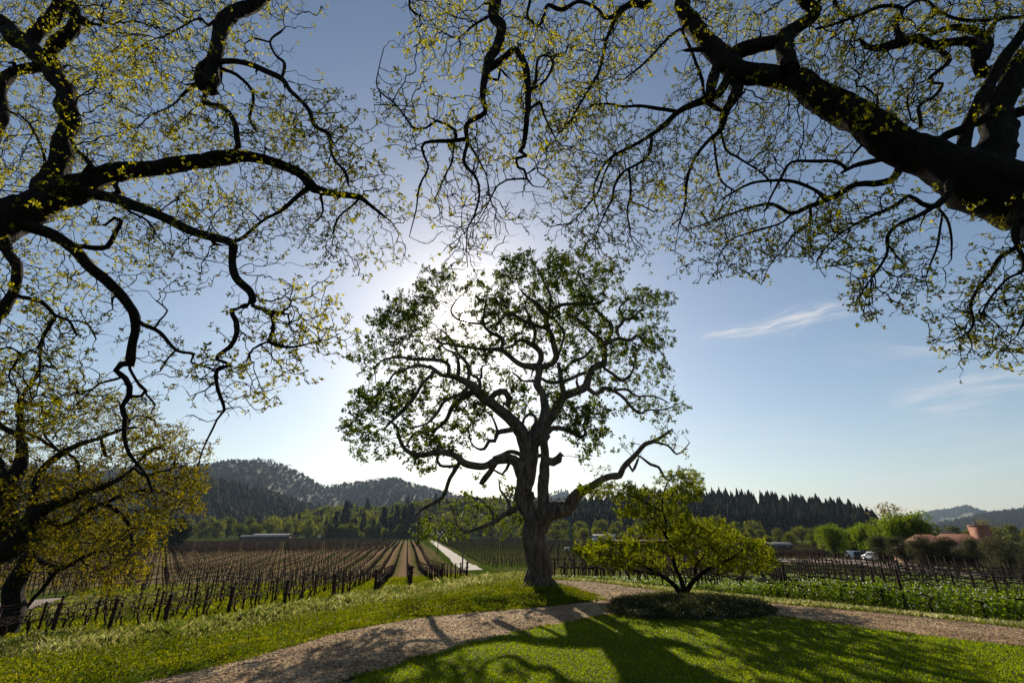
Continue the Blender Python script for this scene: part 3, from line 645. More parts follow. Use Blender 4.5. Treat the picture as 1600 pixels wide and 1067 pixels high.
# grass between the rows of the near left block
bl = [ROWN * p + ROWD * np.interp(p, ep, eq) for p in np.linspace(-24, 9, 12)]; br = [ROWN * p + ROWD * 80 for p in np.linspace(9, -40, 6)]
P = scatter(np.array(bl + br), 90000, 45); nz = rng.random(len(P))
blades('row_middle_grass', P, rng.uniform(.08, .28, len(P)), .02 + .0008 * P[:, 1], M['grass_green'], 'green grass between the nearest vine rows of the left field', 'grass', .5)
# bed shrubs
P = scatter(bed, 1500); P = P + rng.normal(size=P.shape) * .10; hb = .10 + .24 * np.exp(-(((P - bed.mean(0)) / [3.2, 1.6]) ** 2).sum(1)) + rng.normal(size=len(P)) * .045 + .10 * np.sin(P[:, 0] * 3.1) * np.sin(P[:, 1] * 4)
per = 60; pts = np.repeat(P, per, 0); q = unit(rng.normal(size=(len(pts), 3))) * rng.uniform(.5, 1, (len(pts), 1)) ** .5 * [.24, .24, .5]; hp_ = np.repeat(hb, per)
pos = np.column_stack([pts, zt(pts[:, 0], pts[:, 1]) + .1]) + np.column_stack([q[:, :2], np.abs(q[:, 2]) * hp_ * 1.9]); n = len(pos)
V, F = leaves(pos, unit(q + rng.normal(size=q.shape) * .25 + [0, 0, .15]), rng.uniform(.04, .075, n), .4)
tag(mk('bed_shrubs', V, [F], M['shrub']), 'low grey green shrubs filling the bed under the maple', 'shrubs', kind='stuff')
sel = rng.random(n) < .02; V, F = leaves(pos[sel] + [0, 0, .02], unit(rng.normal(size=(sel.sum(), 3))), np.full(sel.sum(), .045), .8)
tag(mk('bed_flowers', V, [F], M['flower']), 'small white blossoms scattered over the bed shrubs', 'flowers', kind='stuff')

# loose stones on the gravel and grass creeping over its edges
P = scatter(np.array(drive), 26000, 10); n = len(P); s_ = rng.uniform(.006, .02, n) * (1 + .03 * P[:, 1])
ov = np.array([(1, 0, 0), (0, 1, 0), (-1, 0, 0), (0, -1, 0), (0, 0, .7), (0, 0, -.7)], float); of = [np.array([[0, 1, 4], [1, 2, 4], [2, 3, 4], [3, 0, 4], [1, 0, 5], [2, 1, 5], [3, 2, 5], [0, 3, 5]])]
V, F = instance(ov, of, np.column_stack([P, zt(P[:, 0], P[:, 1]) + .04]), rng.uniform(0, 6.28, n), np.column_stack([s_ * rng.uniform(.6, 1.4, n), s_, s_ * .7]))
M['stone'] = leafm('gravel_stone', [(.10, .06, .04), (.26, .18, .13), (.5, .4, .32)], 0., rough=.9, spec=.1)
tag(mk('gravel_stones', V, F, M['stone']), 'loose small stones scattered on the gravel drive', 'gravel', kind='stuff')
def run(l, st): return np.vstack([a + (b - a) * np.linspace(0, 1, max(2, int(np.linalg.norm(b - a) / st)))[:, None] for a, b in zip(l[:-1], l[1:])])
E = np.vstack([run(sw_l + isle, .05), run(east_top, .05), run(sw_r, .05), run(east_bot, .05)])
E = E[(E[:, 1] > 9) & (rng.random(len(E)) < .5 + .5 * np.sin(E[:, 0] * 3.1) * np.sin(E[:, 1] * 2.3))]; E = np.repeat(E, 26, 0) + rng.normal(size=(len(E) * 26, 2)) * .09
blades('edge_grass', E, rng.uniform(.03, .11, len(E)), .006 + .0007 * E[:, 1], M['grass_green'], 'ragged grass creeping over the edges of the gravel', 'grass', .7, .02)
# dead leaves under the oaks
P = scatter(np.vstack([vis_lawn]), 1500, 12); P = np.vstack([P, scatter(np.array(drive), 1800, 12)]); n = len(P)
V, F = leaves(np.column_stack([P, zt(P[:, 0], P[:, 1]) + .06]), unit(rng.normal(size=(n, 3)) * [1, 1, .25]), rng.uniform(.03, .07, n), .5, .4)
M['dead'] = leafm('dead_leaf', [(.05, .028, .014), (.11, .065, .03), (.18, .12, .06)], .2, (1.5, 1.2, .8)); tag(mk('fallen_leaves', V, [F], M['dead']), 'brown fallen oak leaves scattered over gravel and lawn', 'fallen leaves', kind='stuff')
# ---------------------------------------------------------------- oaks: limbs follow their lines, twigs grow into the crown volume
def spline(P, step):
    P = np.asarray(P, float); n = len(P)
    if n < 3: Q = P
    Pp = np.vstack([2 * P[0] - P[1], P, 2 * P[-1] - P[-2]]); out = []
    for i in range(1, n):
        a, b, c, d = Pp[i - 1], Pp[i], Pp[i + 1], Pp[i + 2]; m = max(1, int(np.linalg.norm((c - b)[:3]) / step))
        for k in range(m):
            t = k / m; out.append(.5 * ((2 * b) + (c - a) * t + (2 * a - 5 * b + 4 * c - d) * t * t + (3 * b - a - 3 * c + d) * t ** 3))
    out.append(P[-1]); return np.array(out)
class Tree:
    def __init__(s, Y0, seed, step, wig=.25, depthf=.4, rtip=.006, rmin=None):
        s.Y0 = Y0; s.r = np.random.default_rng(seed); s.step = step; s.depthf = depthf; s.rtip = rtip
        s.P = np.zeros((0, 3)); s.par = []; s.rad = []; s.px = np.zeros((0, 2)); s.wig = wig; s.ymin = .45 if Y0 < 10 else .84
    def limb(s, pts, Ye=None, Ys=None, root=False, anchor=None):
        """pts: (px, py, width px) along the limb as seen; Y of the start comes from the limb it leaves"""
        pts = np.array([p[:3] for p in pts], float); j = -1
        if len(s.P) and not root:
            dd = np.hypot(*(s.px - pts[0, :2]).T) - np.minimum(np.array(s.rad) * 8, 0); j = int(np.argmin(dd)); Ys = s.P[j, 1] if Ys is None else Ys
            if dd[j] > 1.5: pts = np.vstack([[*s.px[j], pts[0, 2]], pts])
        if Ys is None: Ys = s.Y0
        cum = np.concatenate([[0], np.cumsum(np.hypot(*np.diff(pts[:, :2], axis=0).T))]); ln = cum[-1] / FPX * Ys
        if Ye is None: Ye = Ys + s.r.uniform(-1, 1) * ln * s.depthf
        w3 = []
        tt = cum / cum[-1]
        for (x, y, wd), t in zip(pts, tt):
            Y = Ys + (Ye - Ys) * t; q = at(x, y, Y); w_ = (q[1] * CT + (q[2] - EYE) * ST); w3.append([*q, wd / FPX * w_ / 2])
        S = spline(w3, s.step); n = len(S)
        if n > 3:
            ph = s.r.uniform(0, 6.28, 3); f = np.arange(n) * s.step
            env = np.minimum(1, np.arange(n) / 4.)[:, None]
            # small kinks, at the scale of the limb's own thickness
            S[:, :3] += env * s.wig * np.stack([np.sin(f * 2.1 / (s.step * 5) + ph[i]) for i in range(3)], 1) * (S[:, 3:4] * .35 + s.step * .12)
        S[:, 3] *= 1 + .10 * s.r.normal(size=n).cumsum() / np.sqrt(np.arange(n) + 1) * .5
        base = len(s.P); st = 0
        s.P = np.vstack([s.P, S[:, :3]]); s.par += [j if i == 0 else base + i - 1 for i in range(n)]; s.rad += list(np.maximum(S[:, 3], s.rtip))
        s.px = np.vstack([s.px, to_px(S[:, :3])[:, :2]]); return s
    def limbs(s, L):
        for l in L: s.limb(l)
        return s
    def stubs(s, n, rmin=.03):
        """short broken off side shoots and knots on the limbs"""
        c = [i for i in range(3, len(s.P)) if s.rad[i] > rmin and s.par[i] == i - 1]; c = s.r.choice(c, min(n, len(c)), replace=False)
        for i in c:
            d = unit(s.P[i] - s.P[i - 1]); v = unit(np.cross(d, s.r.normal(size=3)) + d * .4); r0 = s.rad[i]; L = r0 + min(r0 * s.r.uniform(.6, 2.4), s.Y0 * .02); base = len(s.P); m = 3
            Q = [s.P[i] + v * L * k / m + s.r.normal(size=3) * r0 * .12 * k for k in range(1, m + 1)]; s.P = np.vstack([s.P, Q]); s.par += [int(i), base, base + 1]; q = min(r0 * s.r.uniform(.25, .5), s.Y0 * .006); s.rad += [q * 1.2, q, q * .55]
            s.px = np.vstack([s.px, to_px(np.array(Q))[:, :2]])
        return s
    def world(s, pts, j=-1):
        """a run off the frame, in metres: (x, y, z, radius)"""
        S = spline(pts, s.step * 2); base = len(s.P)
        s.P = np.vstack([s.P, S[:, :3]]); s.par += [j if i == 0 else base + i - 1 for i in range(len(S))]; s.rad += list(S[:, 3]); s.px = np.vstack([s.px, to_px(S[:, :3])[:, :2]]); return s
    def grow(s, ells, nclump, per, sig, kill=None, infl=6., iters=140, thin=.35, holes=(), bias=(0, 0, 0), maxnodes=60000, spread=.3, flat=1.):
        """space colonisation: ells (cx, cy, rx, ry, weight) in the photo, depth taken from the nearest limb"""
        E = np.array([(*e, 1.) if len(e) == 4 else e for e in ells], float); wt = E[:, 2] * E[:, 3] * E[:, 4]; wt /= wt.sum()
        k = s.r.choice(len(E), nclump, p=wt); q = s.r.normal(size=(nclump, 2)); q = unit(q) * np.sqrt(s.r.random((nclump, 1)))
        c = E[k, :2] + q * E[k, 2:4]
        for h in holes: c = c[((c[:, 0] - h[0]) / h[2]) ** 2 + ((c[:, 1] - h[1]) / h[3]) ** 2 > 1]
        A = []
        src = np.arange(len(s.P))
        for x, y in c:
            dd = np.hypot(s.px[src, 0] - x, s.px[src, 1] - y); i = src[np.argpartition(dd, 6)[s.r.integers(0, 6)]]; dist = dd.min() / FPX * s.P[i, 1]
            o_ = s.r.normal(); o_ = abs(o_) if s.r.random() < .6 else o_; Y = s.P[i, 1] + o_ * (spread + .45 * dist); A.append(at(x, y, max(Y, s.Y0 * s.ymin)))
        A = np.array(A); A = np.repeat(A, per, 0) + s.r.normal(size=(len(A) * per, 3)) * sig * [1, 1, flat]
        st = s.step; kill = kill or st * 1.7; n0 = len(s.P)
        if len(s.P) > 0:
            live = np.ones(len(A), bool); bi = np.zeros(len(A), int); bd = np.full(len(A), 1e9)
            for a in range(0, len(s.P), 400):
                D = np.linalg.norm(A[:, None] - s.P[None, a:a + 400], axis=2); m = D.argmin(1); v = D[np.arange(len(A)), m]; u = v < bd; bi[u] = m[u] + a; bd[u] = v[u]
        P = [s.P]; allP = s.P; dirs = np.zeros_like(s.P); par = list(s.par)
        dirs[1:] = unit(s.P[1:] - s.P[np.maximum(0, np.array(s.par[1:]))])
        for it in range(iters):
            act = live & (bd < infl)
            if not act.any(): break
            idx = bi[act]; v = unit(A[act] - allP[idx]); acc = np.zeros_like(allP); np.add.at(acc, idx, v); u = np.unique(idx)
            d = unit(unit(acc[u]) + .35 * dirs[u] + s.r.normal(size=(len(u), 3)) * thin + np.array(bias)); newP = allP[u] + d * st
            base = len(allP); allP = np.vstack([allP, newP]); dirs = np.vstack([dirs, d]); par += u.tolist()
            li = np.where(live)[0]; D = np.linalg.norm(A[li][:, None] - newP[None], axis=2) if len(li) * len(newP) < 4e7 else None
            if D is None: break
            m = D.argmin(1); vv = D[np.arange(len(li)), m]; better = vv < bd[li]; bi[li[better]] = m[better] + base; bd[li[better]] = vv[better]
            live[li[bd[li] < kill]] = False
            if len(allP) > maxnodes: break
        s.n0 = n0; s.P = allP; s.par = par; s.finish(); return s
    def finish(s):
        n = len(s.P); par = s.par; n0 = s.n0; e = 2.35; acc = np.zeros(n); cnt = np.zeros(n, int); s.order = np.zeros(n, int); r = np.zeros(n); r[:n0] = s.rad[:n0]
        main = np.full(n, -1); best = np.zeros(n); ht = np.zeros(n, int)
        for i in range(n - 1, -1, -1):
            if i >= n0: r[i] = max(s.rtip, acc[i] ** (1 / e))
            p = par[i]
            if p >= 0:
                if i >= n0: acc[p] += r[i] ** e
                ht[p] = max(ht[p], ht[i] + 1)
                key = r[i] + (10 if p == i - 1 and i < n0 else 0)
                if key > best[p]: best[p] = key; main[p] = i
        for i in range(n0, n): 
            p = par[i]
            if p < n0: r[i] = min(r[i], r[p] * .8)
            else: r[i] = min(r[i], r[p])
            r[i] = max(r[i], s.rtip)
        s.R_ = r; s.main = main; s.ht = ht
    def tubes(s, sel, k, bump=0., maxr=None):
        """prisms for every edge whose child is in sel"""
        P, par, main, r = s.P, np.array(s.par), s.main, s.R_; n = len(P)
        d = np.zeros_like(P); ok = par >= 0; d[ok] = unit(P[ok] - P[par[ok]]); hm = main >= 0; dm = np.zeros_like(P); dm[hm] = unit(P[main[hm]] - P[hm]); D = unit(d + dm + 1e-6)
        ref = np.array([.31, .52, .79]); t = np.arange(k) / k * 2 * math.pi
        def ring(pos, dr, rad):
            A = unit(np.cross(dr, ref)); B = np.cross(dr, A); rr = rad[:, None] * np.ones(k)[None]
            if bump:
                q = (pos @ np.array([.7, .5, .9]))[:, None] / np.maximum(s.Y0 * .018, .05); T_ = t[None]
                rr = rr * (1 + bump * (.45 * np.sin(T_ * 2 + q * .8) + .35 * np.sin(T_ * 5 + np.sin(q * .5) * 3) + .30 * np.sin(T_ * 3 - q * 1.9 + 1) + .22 * np.sin(T_ * 8 + q * 1.3) + .18 * s.r.normal(size=rr.shape)))
            return pos[:, None] + rr[..., None] * (np.cos(t)[None, :, None] * A[:, None] + np.sin(t)[None, :, None] * B[:, None])
        need = np.zeros(n, bool); need[sel] = True; mainedge = np.zeros(n, bool); ii = np.where(ok)[0]; mainedge[ii] = main[par[ii]] == ii
        need[par[[i for i in sel if par[i] >= 0 and mainedge[i]]]] = True
        idn = np.where(need)[0]; rid = np.full(n, -1); rid[idn] = np.arange(len(idn)); V1 = ring(P[idn], D[idn], r[idn])
        se = np.array([i for i in sel if par[i] >= 0]); side = se[~mainedge[se]]; V2 = ring(P[par[side]], d[side], np.minimum(r[side] * 1.25, r[par[side]]))
        bot = np.where(mainedge[se], rid[par[se]], 0); bot[~mainedge[se]] = len(idn) + np.arange(len(side)); top = rid[se]
        j = np.arange(k); j2 = (j + 1) % k
        F = np.stack([bot[:, None] * k + j, bot[:, None] * k + j2, top[:, None] * k + j2, top[:, None] * k + j], -1).reshape(-1, 4)
        V = np.vstack([V1.reshape(-1, 3), V2.reshape(-1, 3)])
        # close the tips of thick ends
        tips = [i for i in se if main[i] < 0 and r[i] > .02]; T = []
        if tips and k > 4:
            tp = P[tips] + D[tips] * r[tips][:, None] * .5; b = len(V); V = np.vstack([V, tp])
            T = [[rid[i] * k + a, rid[i] * k + (a + 1) % k, b + q] for q, i in enumerate(tips) for a in range(k)]
        return V, [F] + ([np.array(T)] if len(T) else [])
    def twiglets(s, n_per, ln, maxht=3):
        """short bare shoots on the outer twigs, returned with their tips"""
        c = np.where((np.arange(len(s.P)) >= s.n0) & (s.ht <= maxht))[0]; c = np.repeat(c, n_per); m = len(c); par = np.array(s.par)
        d0 = unit(s.P[c] - s.P[par[c]]); d = unit(d0 + s.r.normal(size=(m, 3)) * .75); L = ln * s.r.uniform(.5, 1.4, m); b = s.P[c]
        mid = b + d * (L * .5)[:, None] + s.r.normal(size=(m, 3)) * ln * .08; tip = b + unit(d + s.r.normal(size=(m, 3)) * .35) * L[:, None]
        return b, mid, tip
    def build(s, root, near, leafmat, barkmat, per_node, leafsize, leafprob, twn=1, twl=.1, wid=.5, bare=(), lmaxht=3, clus=1, wname='trunk', twigmat=None, k1=18, rt=.003, down=0.):
        n0 = s.n0; V, F = s.tubes(np.arange(n0), k1, .15); loc = np.array(root.location)
        mk(wname, V - loc, F, barkmat, root, smooth=True)
        V, F = s.tubes(np.arange(n0, len(s.P)), 4); vs = [V]; fs = [F[0]]; off = len(V)
        b, mid, tip = s.twiglets(twn, twl); m = len(b)
        if m:
            ref = unit(np.cross(unit(tip - b), np.array([.3, .5, .8]))); up = np.cross(unit(tip - b), ref); q = [ref * rt, -ref * rt * .5 + up * rt * .87, -ref * rt * .5 - up * rt * .87]
            VV = np.stack([b + q[0], b + q[1], b + q[2], mid + q[0], mid + q[1], mid + q[2], tip + q[0] * .4, tip + q[1] * .4, tip + q[2] * .4], 1).reshape(-1, 3)
            base = np.array([[0, 1, 4, 3], [1, 2, 5, 4], [2, 0, 3, 5], [3, 4, 7, 6], [4, 5, 8, 7], [5, 3, 6, 8]]); FF = (base[None] + (np.arange(m) * 9)[:, None, None]).reshape(-1, 4)
            vs.append(VV); fs.append(FF + off)
        mk('branches', np.vstack(vs) - loc, [np.vstack(fs)], twigmat or barkmat, root)
        # leaves
        c = np.where((np.arange(len(s.P)) >= n0) & (s.ht <= lmaxht))[0]; pos = np.vstack([s.P[c], tip, mid[::2]]) if m else s.P[c]
        par = np.array(s.par); d0 = unit(s.P[c] - s.P[par[c]]); dd = np.vstack([d0, unit(tip - b), unit(mid - b)[::2]]) if m else d0
        # leafing differs from place to place in the crown
        fld = np.sin(pos[:, 0] * 1.7 / (near * .12) + 1) * np.sin(pos[:, 2] * 1.5 / (near * .12)) * np.sin(pos[:, 1] * 1.1 / (near * .12) + 2)
        pr = leafprob * (1 + .55 * fld); px = to_px(pos)
        for (bx, by, brx, bry, f) in bare: pr = np.where(((px[:, 0] - bx) / brx) ** 2 + ((px[:, 1] - by) / bry) ** 2 < 1, pr * f, pr)
        kp = s.r.random(len(pos)) < pr; pos = pos[kp]; dd = dd[kp]
        pos = np.repeat(pos, per_node, 0); dd = np.repeat(dd, per_node, 0); n = len(pos)
        dd = unit(dd * .7 + s.r.normal(size=(n, 3)) * .9 + np.array([0, 0, -down])); L = leafsize * s.r.uniform(.5, 1.35, n)
        V, F = leaves(pos + s.r.normal(size=(n, 3)) * leafsize * .25 * clus, dd, L, wid)
        mk('foliage', V - loc, [F], leafmat, root); print(root.name, 'nodes', len(s.P), 'leaves', n)
# ======================= the great oak in the middle
TY = float(hit(841, 917)[1]); base = hit(841, 917); print('oak at', base)
T = Tree(TY, 3, .22, wig=.5, depthf=.45, rtip=.012)
T.limb([(842, 925, 60), (841, 916, 50), (841, 905, 43), (841, 890, 39), (840, 860, 36), (838, 835, 38), (836, 815, 40), (834, 803, 30)], Ye=TY)
T.limb([(835, 815, 30), (826, 800, 27), (821, 780, 26), (821, 758, 26), (822, 730, 26), (825, 705, 28), (828, 690, 30), (831, 678, 26)], Ye=TY - .3)
T.limb([(822, 700, 22), (818, 685, 21), (808, 668, 21), (793, 650, 18), (770, 632, 16), (750, 618, 16), (738, 603, 14), (720, 592, 10), (705, 587, 8), (692, 587, 6), (679, 578, 6), (671, 572, 5)], Ye=TY - 3)
T.limb([(831, 685, 24), (843, 668, 19), (852, 645, 15), (852, 628, 13), (848, 612, 12), (838, 600, 13), (841, 585, 11), (843, 573, 12)], Ye=TY + 1)
T.limb([(838, 690, 22), (848, 668, 19), (858, 655, 18), (869, 637, 17), (879, 620, 15), (897, 612, 13), (914, 605, 12), (918, 592, 11), (927, 575, 10), (942, 568, 11)], Ye=TY + 3)
T.limb([(842, 820, 30), (846, 808, 26), (850, 790, 21), (850, 765, 18), (850, 740, 16), (849, 725, 15), (850, 712, 13), (850, 690, 12), (855, 680, 13)], Ye=TY - 1.2)
T.limb([(846, 812, 26), (858, 800, 25), (874, 794, 22), (890, 787, 20), (900, 775, 17), (912, 767, 14), (925, 762, 11), (943, 748, 9), (955, 743, 9), (967, 741, 9), (973, 730, 8), (988, 717, 8), (999, 706, 7), (1008, 695, 7), (1021, 690, 6), (1038, 679, 4), (1050, 670, 3)], Ye=TY - 4)
T.limb([(824, 752, 22), (816, 736, 20), (808, 724, 16), (795, 718, 14), (774, 720, 13), (756, 727, 12), (727, 723, 12), (712, 713, 10), (682, 706, 9), (660, 710, 8), (641, 706, 7), (630, 697, 6), (622, 680, 5), (619, 667, 4), (605, 655, 3)], Ye=TY - 4)
T.limbs([
 [(737, 613, 10), (715, 627, 7), (705, 639, 7), (697, 656, 6), (680, 671, 5), (673, 680, 4), (656, 673, 4), (643, 682, 3), (636, 695, 3)],
 [(731, 603, 7), (722, 615, 6), (696, 626, 6), (684, 644, 5), (671, 658, 4), (660, 664, 3), (640, 670, 3)],
 [(676, 584, 6), (660, 601, 6), (649, 618, 6), (630, 639, 6), (615, 655, 5), (600, 672, 3)],
 [(679, 577, 5), (656, 571, 4), (632, 577, 4), (615, 584, 3), (605, 600, 2.5)],
 [(700, 585, 6), (701, 572, 7), (690, 565, 6), (662, 561, 6), (641, 560, 5), (628, 558, 4), (600, 562, 3), (585, 575, 2)],
 [(716, 588, 6), (716, 567, 5), (709, 552, 4), (695, 545, 3), (688, 535, 3)],
 [(732, 592, 5), (733, 572, 6), (722, 560, 4), (712, 548, 3), (705, 530, 2.5), (690, 515, 2)],
 [(748, 612, 7), (750, 594, 6), (739, 586, 4), (727, 582, 3)], [(752, 588, 4), (753, 572, 3), (766, 569, 2)],
 [(764, 628, 8), (774, 615, 8), (789, 613, 9), (794, 622, 8), (793, 634, 7)],
 [(835, 572, 9), (815, 570, 8), (803, 564, 7), (793, 554, 7), (782, 545, 7), (767, 545, 6), (744, 545, 5), (720, 541, 5), (705, 537, 4), (690, 536, 4), (680, 530, 3)],
 [(784, 543, 6), (784, 528, 6), (765, 519, 5), (756, 506, 5), (756, 490, 4), (758, 475, 2.5)], [(756, 506, 4), (737, 505, 3), (715, 498, 3), (705, 485, 2.5), (712, 470, 2)],
 [(842, 568, 8), (845, 560, 8), (843, 548, 8), (828, 538, 6), (813, 532, 5), (800, 540, 5), (790, 543, 4)],
 [(848, 573, 10), (862, 569, 9), (871, 558, 9), (866, 541, 8), (860, 522, 8), (853, 511, 8), (854, 498, 8), (847, 485, 8), (839, 474, 7), (825, 465, 4), (815, 455, 3)],
 [(855, 493, 6), (862, 485, 5), (877, 476, 6), (901, 474, 5), (925, 476, 5), (945, 470, 3)], [(858, 482, 5), (860, 464, 4), (850, 440, 3), (840, 420, 2)],
 [(852, 513, 6), (836, 509, 5), (819, 502, 5), (805, 493, 5), (795, 490, 5), (782, 500, 4), (775, 508, 4)], [(834, 534, 5), (836, 520, 5), (830, 505, 4), (820, 480, 3)],
 [(869, 560, 4), (875, 547, 4), (881, 522, 4), (875, 509, 3), (866, 497, 3)],
 [(943, 572, 10), (944, 558, 8), (943, 540, 7), (931, 526, 6), (916, 511, 5), (905, 500, 5), (900, 495, 4), (905, 489, 4), (912, 482, 3)],
 [(944, 536, 6), (953, 524, 6), (954, 509, 6), (942, 494, 5), (930, 481, 5), (925, 474, 4), (915, 450, 3), (905, 430, 2)],
 [(946, 538, 6), (950, 536, 5), (966, 527, 5), (963, 515, 5), (974, 502, 5), (972, 491, 4), (968, 480, 3), (985, 465, 2)], [(976, 500, 4), (990, 496, 4), (997, 487, 3), (1006, 485, 2)],
 [(967, 528, 5), (984, 532, 5), (997, 524, 4), (1012, 541, 3), (1026, 543, 2), (1038, 558, 1.5)],
 [(945, 576, 5), (956, 583, 5), (972, 594, 5), (988, 582, 3), (992, 565, 2)],
 [(920, 608, 7), (931, 616, 6), (944, 607, 6), (959, 611, 5), (974, 620, 5), (984, 633, 5), (999, 646, 4), (1012, 641, 3), (1034, 640, 2.5), (1055, 633, 1.5)],
 [(961, 609, 4), (980, 609, 4), (995, 619, 3), (1016, 618, 2.5), (1031, 622, 2), (1045, 630, 1.5)],
 [(873, 630, 11), (881, 612, 9), (877, 597, 8), (874, 580, 7), (871, 568, 5)], [(882, 578, 4), (894, 565, 4), (912, 558, 4), (925, 545, 3)],
 [(848, 592, 5), (860, 597, 6), (884, 595, 6), (905, 586, 5), (915, 583, 5)], [(830, 595, 4), (817, 595, 3), (808, 588, 3), (800, 582, 2)],
 [(832, 668, 5), (838, 655, 5), (828, 646, 5), (818, 655, 4), (816, 668, 4)],
 [(850, 680, 11), (862, 670, 8), (879, 670, 7), (894, 675, 7), (907, 682, 6), (916, 678, 5), (912, 665, 4), (916, 650, 3), (905, 640, 2)],
 [(855, 720, 12), (864, 722, 12), (873, 718, 11), (878, 711, 10)],
 [(1024, 691, 4), (1042, 695, 3.5), (1057, 710, 3), (1070, 702, 2), (1078, 692, 1.5)], [(1000, 713, 3), (1016, 725, 4), (1029, 729, 4), (1038, 745, 3)], [(983, 727, 4), (988, 735, 4), (996, 718, 4)],
 [(718, 722, 6), (714, 728, 6), (703, 746, 6), (700, 755, 6), (698, 763, 6), (691, 778, 6), (674, 789, 5), (659, 796, 4), (650, 805, 2)], [(694, 778, 2), (702, 785, 2), (708, 800, 1.5), (715, 820, 1.5)],
 [(775, 722, 9), (766, 735, 9), (758, 745, 9), (752, 755, 8)], [(795, 725, 6), (791, 733, 5), (784, 741, 4), (770, 734, 3)], [(715, 728, 4), (688, 727, 4), (682, 715, 4)],
 [(822, 714, 7), (800, 705, 6), (784, 710, 5), (770, 715, 5)],
 [(812, 668, 11), (795, 673, 8), (778, 677, 7), (774, 689, 6), (765, 688, 6), (757, 700, 5), (745, 700, 3), (735, 690, 2.5), (732, 670, 2)], [(778, 675, 4), (773, 660, 3), (765, 647, 2.5), (750, 640, 2)],
 [(816, 790, 9), (798, 799, 8), (784, 804, 8), (771, 815, 7), (752, 823, 5), (740, 828, 4), (727, 832, 4), (712, 820, 2), (702, 815, 2)], [(771, 813, 3), (765, 795, 3), (750, 780, 2), (735, 775, 2)], [(800, 797, 4), (790, 775, 4), (782, 765, 3), (780, 750, 2)]])
# root flare
oak_e = [(690, 448, 48, 24), (650, 475, 35, 28), (765, 465, 26, 26), (840, 428, 62, 34, 1.5), (905, 432, 50, 34, 1.5), (958, 432, 32, 24), (1003, 480, 32, 28, 1.2), (1025, 468, 16, 20), (850, 480, 62, 28, 1.3), (930, 486, 50, 34, 1.3), (800, 495, 50, 34), (1018, 530, 28, 22, 1.2), (960, 560, 42, 34, .8), (1018, 600, 32, 32), (1012, 632, 42, 18, .8),
 (622, 505, 38, 34), (598, 550, 38, 34), (655, 540, 50, 34, .9), (640, 600, 36, 24, .6), (592, 640, 42, 34, 1.2), (562, 662, 24, 28), (610, 672, 36, 28, 1.2), (575, 692, 32, 22, .8), (620, 625, 40, 20, .8), (700, 520, 40, 28, .6), (735, 560, 40, 26, .6), (662, 690, 25, 12, 1.2), (700, 695, 32, 14, .8), (655, 722, 34, 8, .5), (737, 660, 14, 18, .7), (742, 640, 20, 12, .6), (815, 620, 26, 24, .5), (800, 648, 15, 20, .8), (862, 622, 10, 18, .5), (905, 650, 36, 26), (928, 662, 20, 20), (918, 700, 24, 18, .8), (880, 575, 30, 20, .5), (908, 530, 36, 34, .7), (872, 520, 22, 36, .4), (1040, 682, 22, 16, .35), (982, 706, 14, 14, .3), (785, 772, 20, 20, .8), (802, 790, 20, 16, .5), (745, 800, 34, 20, 1.3), (690, 822, 36, 16, 1.2), (800, 815, 18, 10, .8), (772, 745, 30, 16, .2), (720, 600, 30, 15, .4), (1050, 640, 16, 8, .6), (1070, 695, 14, 10, 1.0), (1045, 665, 20, 14, 1.), (985, 700, 12, 14, 1.), (935, 740, 20, 8, .6), (955, 725, 14, 10, .5), (1038, 560, 12, 10, 1.)]
T.stubs(45, .05)
oak_e += [(780, 560, 110, 90, .35), (900, 560, 90, 80, .3), (700, 640, 60, 40, .3), (760, 520, 60, 40, .6)]
T.grow(oak_e, 780, 12, .32, infl=7, thin=.55, maxnodes=56000, spread=.8)
root = thing('oak_tree', base, 'great spreading oak with twisted limbs standing alone beside the gravel drive', 'tree')
T.build(root, 20., M['leaf_oak'], M['bark'], 7, .145, .95, 1, .26, .8, bare=[(1040, 690, 50, 30, .25), (985, 705, 25, 25, .15), (940, 735, 40, 20, .1), (770, 735, 50, 25, .3), (735, 800, 70, 50, .45), (900, 620, 200, 80, .8)], lmaxht=4, clus=1.6, rt=.006, k1=22)
g = G()
for i in range(9):
    a = i / 9 * 2 * math.pi + .3; L = rng.uniform(.9, 1.4)
    P = [base + np.array([math.cos(a) * q, math.sin(a) * q * 1.0, zz]) for q, zz in ((.35, .95), (.6, .4), (L * .85, .04), (L + .3, -.25))]
    for p_i in P[2:]: p_i[2] = float(zt(p_i[0], p_i[1])) + (.02 if p_i is P[2] else -.2)
    g.tube(P, [.22, .2, .12, .06], 8)
g.make('root_flare', M['bark'], root, True); root.children[-1].location = -np.array(root.location) if False else (0, 0, 0)
for ch in root.children:
    if ch.name.startswith('root_flare'): ch.data.transform(__import__('mathutils').Matrix.Translation(-Vector(base.tolist())))
# ======================= oak over the left of the view (trunk off the frame at left)
T = Tree(6.0, 11, .085, wig=.35, depthf=.45, rtip=.0048)
lb = np.array([-11.5, 5.6, float(zt(-11.5, 5.6))])
t0 = at(-60, 372, 6.0)
T.world([(lb[0], lb[1], lb[2] - .3, .85), (lb[0], lb[1], lb[2] + .4, .68), (lb[0] + .1, lb[1], 1.8, .55), (lb[0] + .2, 5.8, 3.4, .52), (lb[0] + 1.2, 5.9, 5.0, .44), (t0[0] - .8, 6.0, t0[2] - .3, .40), (t0[0], 6.0, t0[2], .36)])
T.limb([(-60, 372, 70), (0, 352, 60), (35, 335, 52), (64, 318, 46), (95, 303, 42), (127, 291, 40), (160, 278, 32), (191, 268, 28), (255, 261, 24), (319, 252, 24), (366, 243, 22), (400, 247, 17), (437, 257, 14), (470, 272, 14), (485, 290, 16), (500, 298, 12), (540, 306, 10), (560, 307, 9), (575, 318, 6), (600, 338, 4)], Ye=7.2)
j_ = len(T.P) - 1
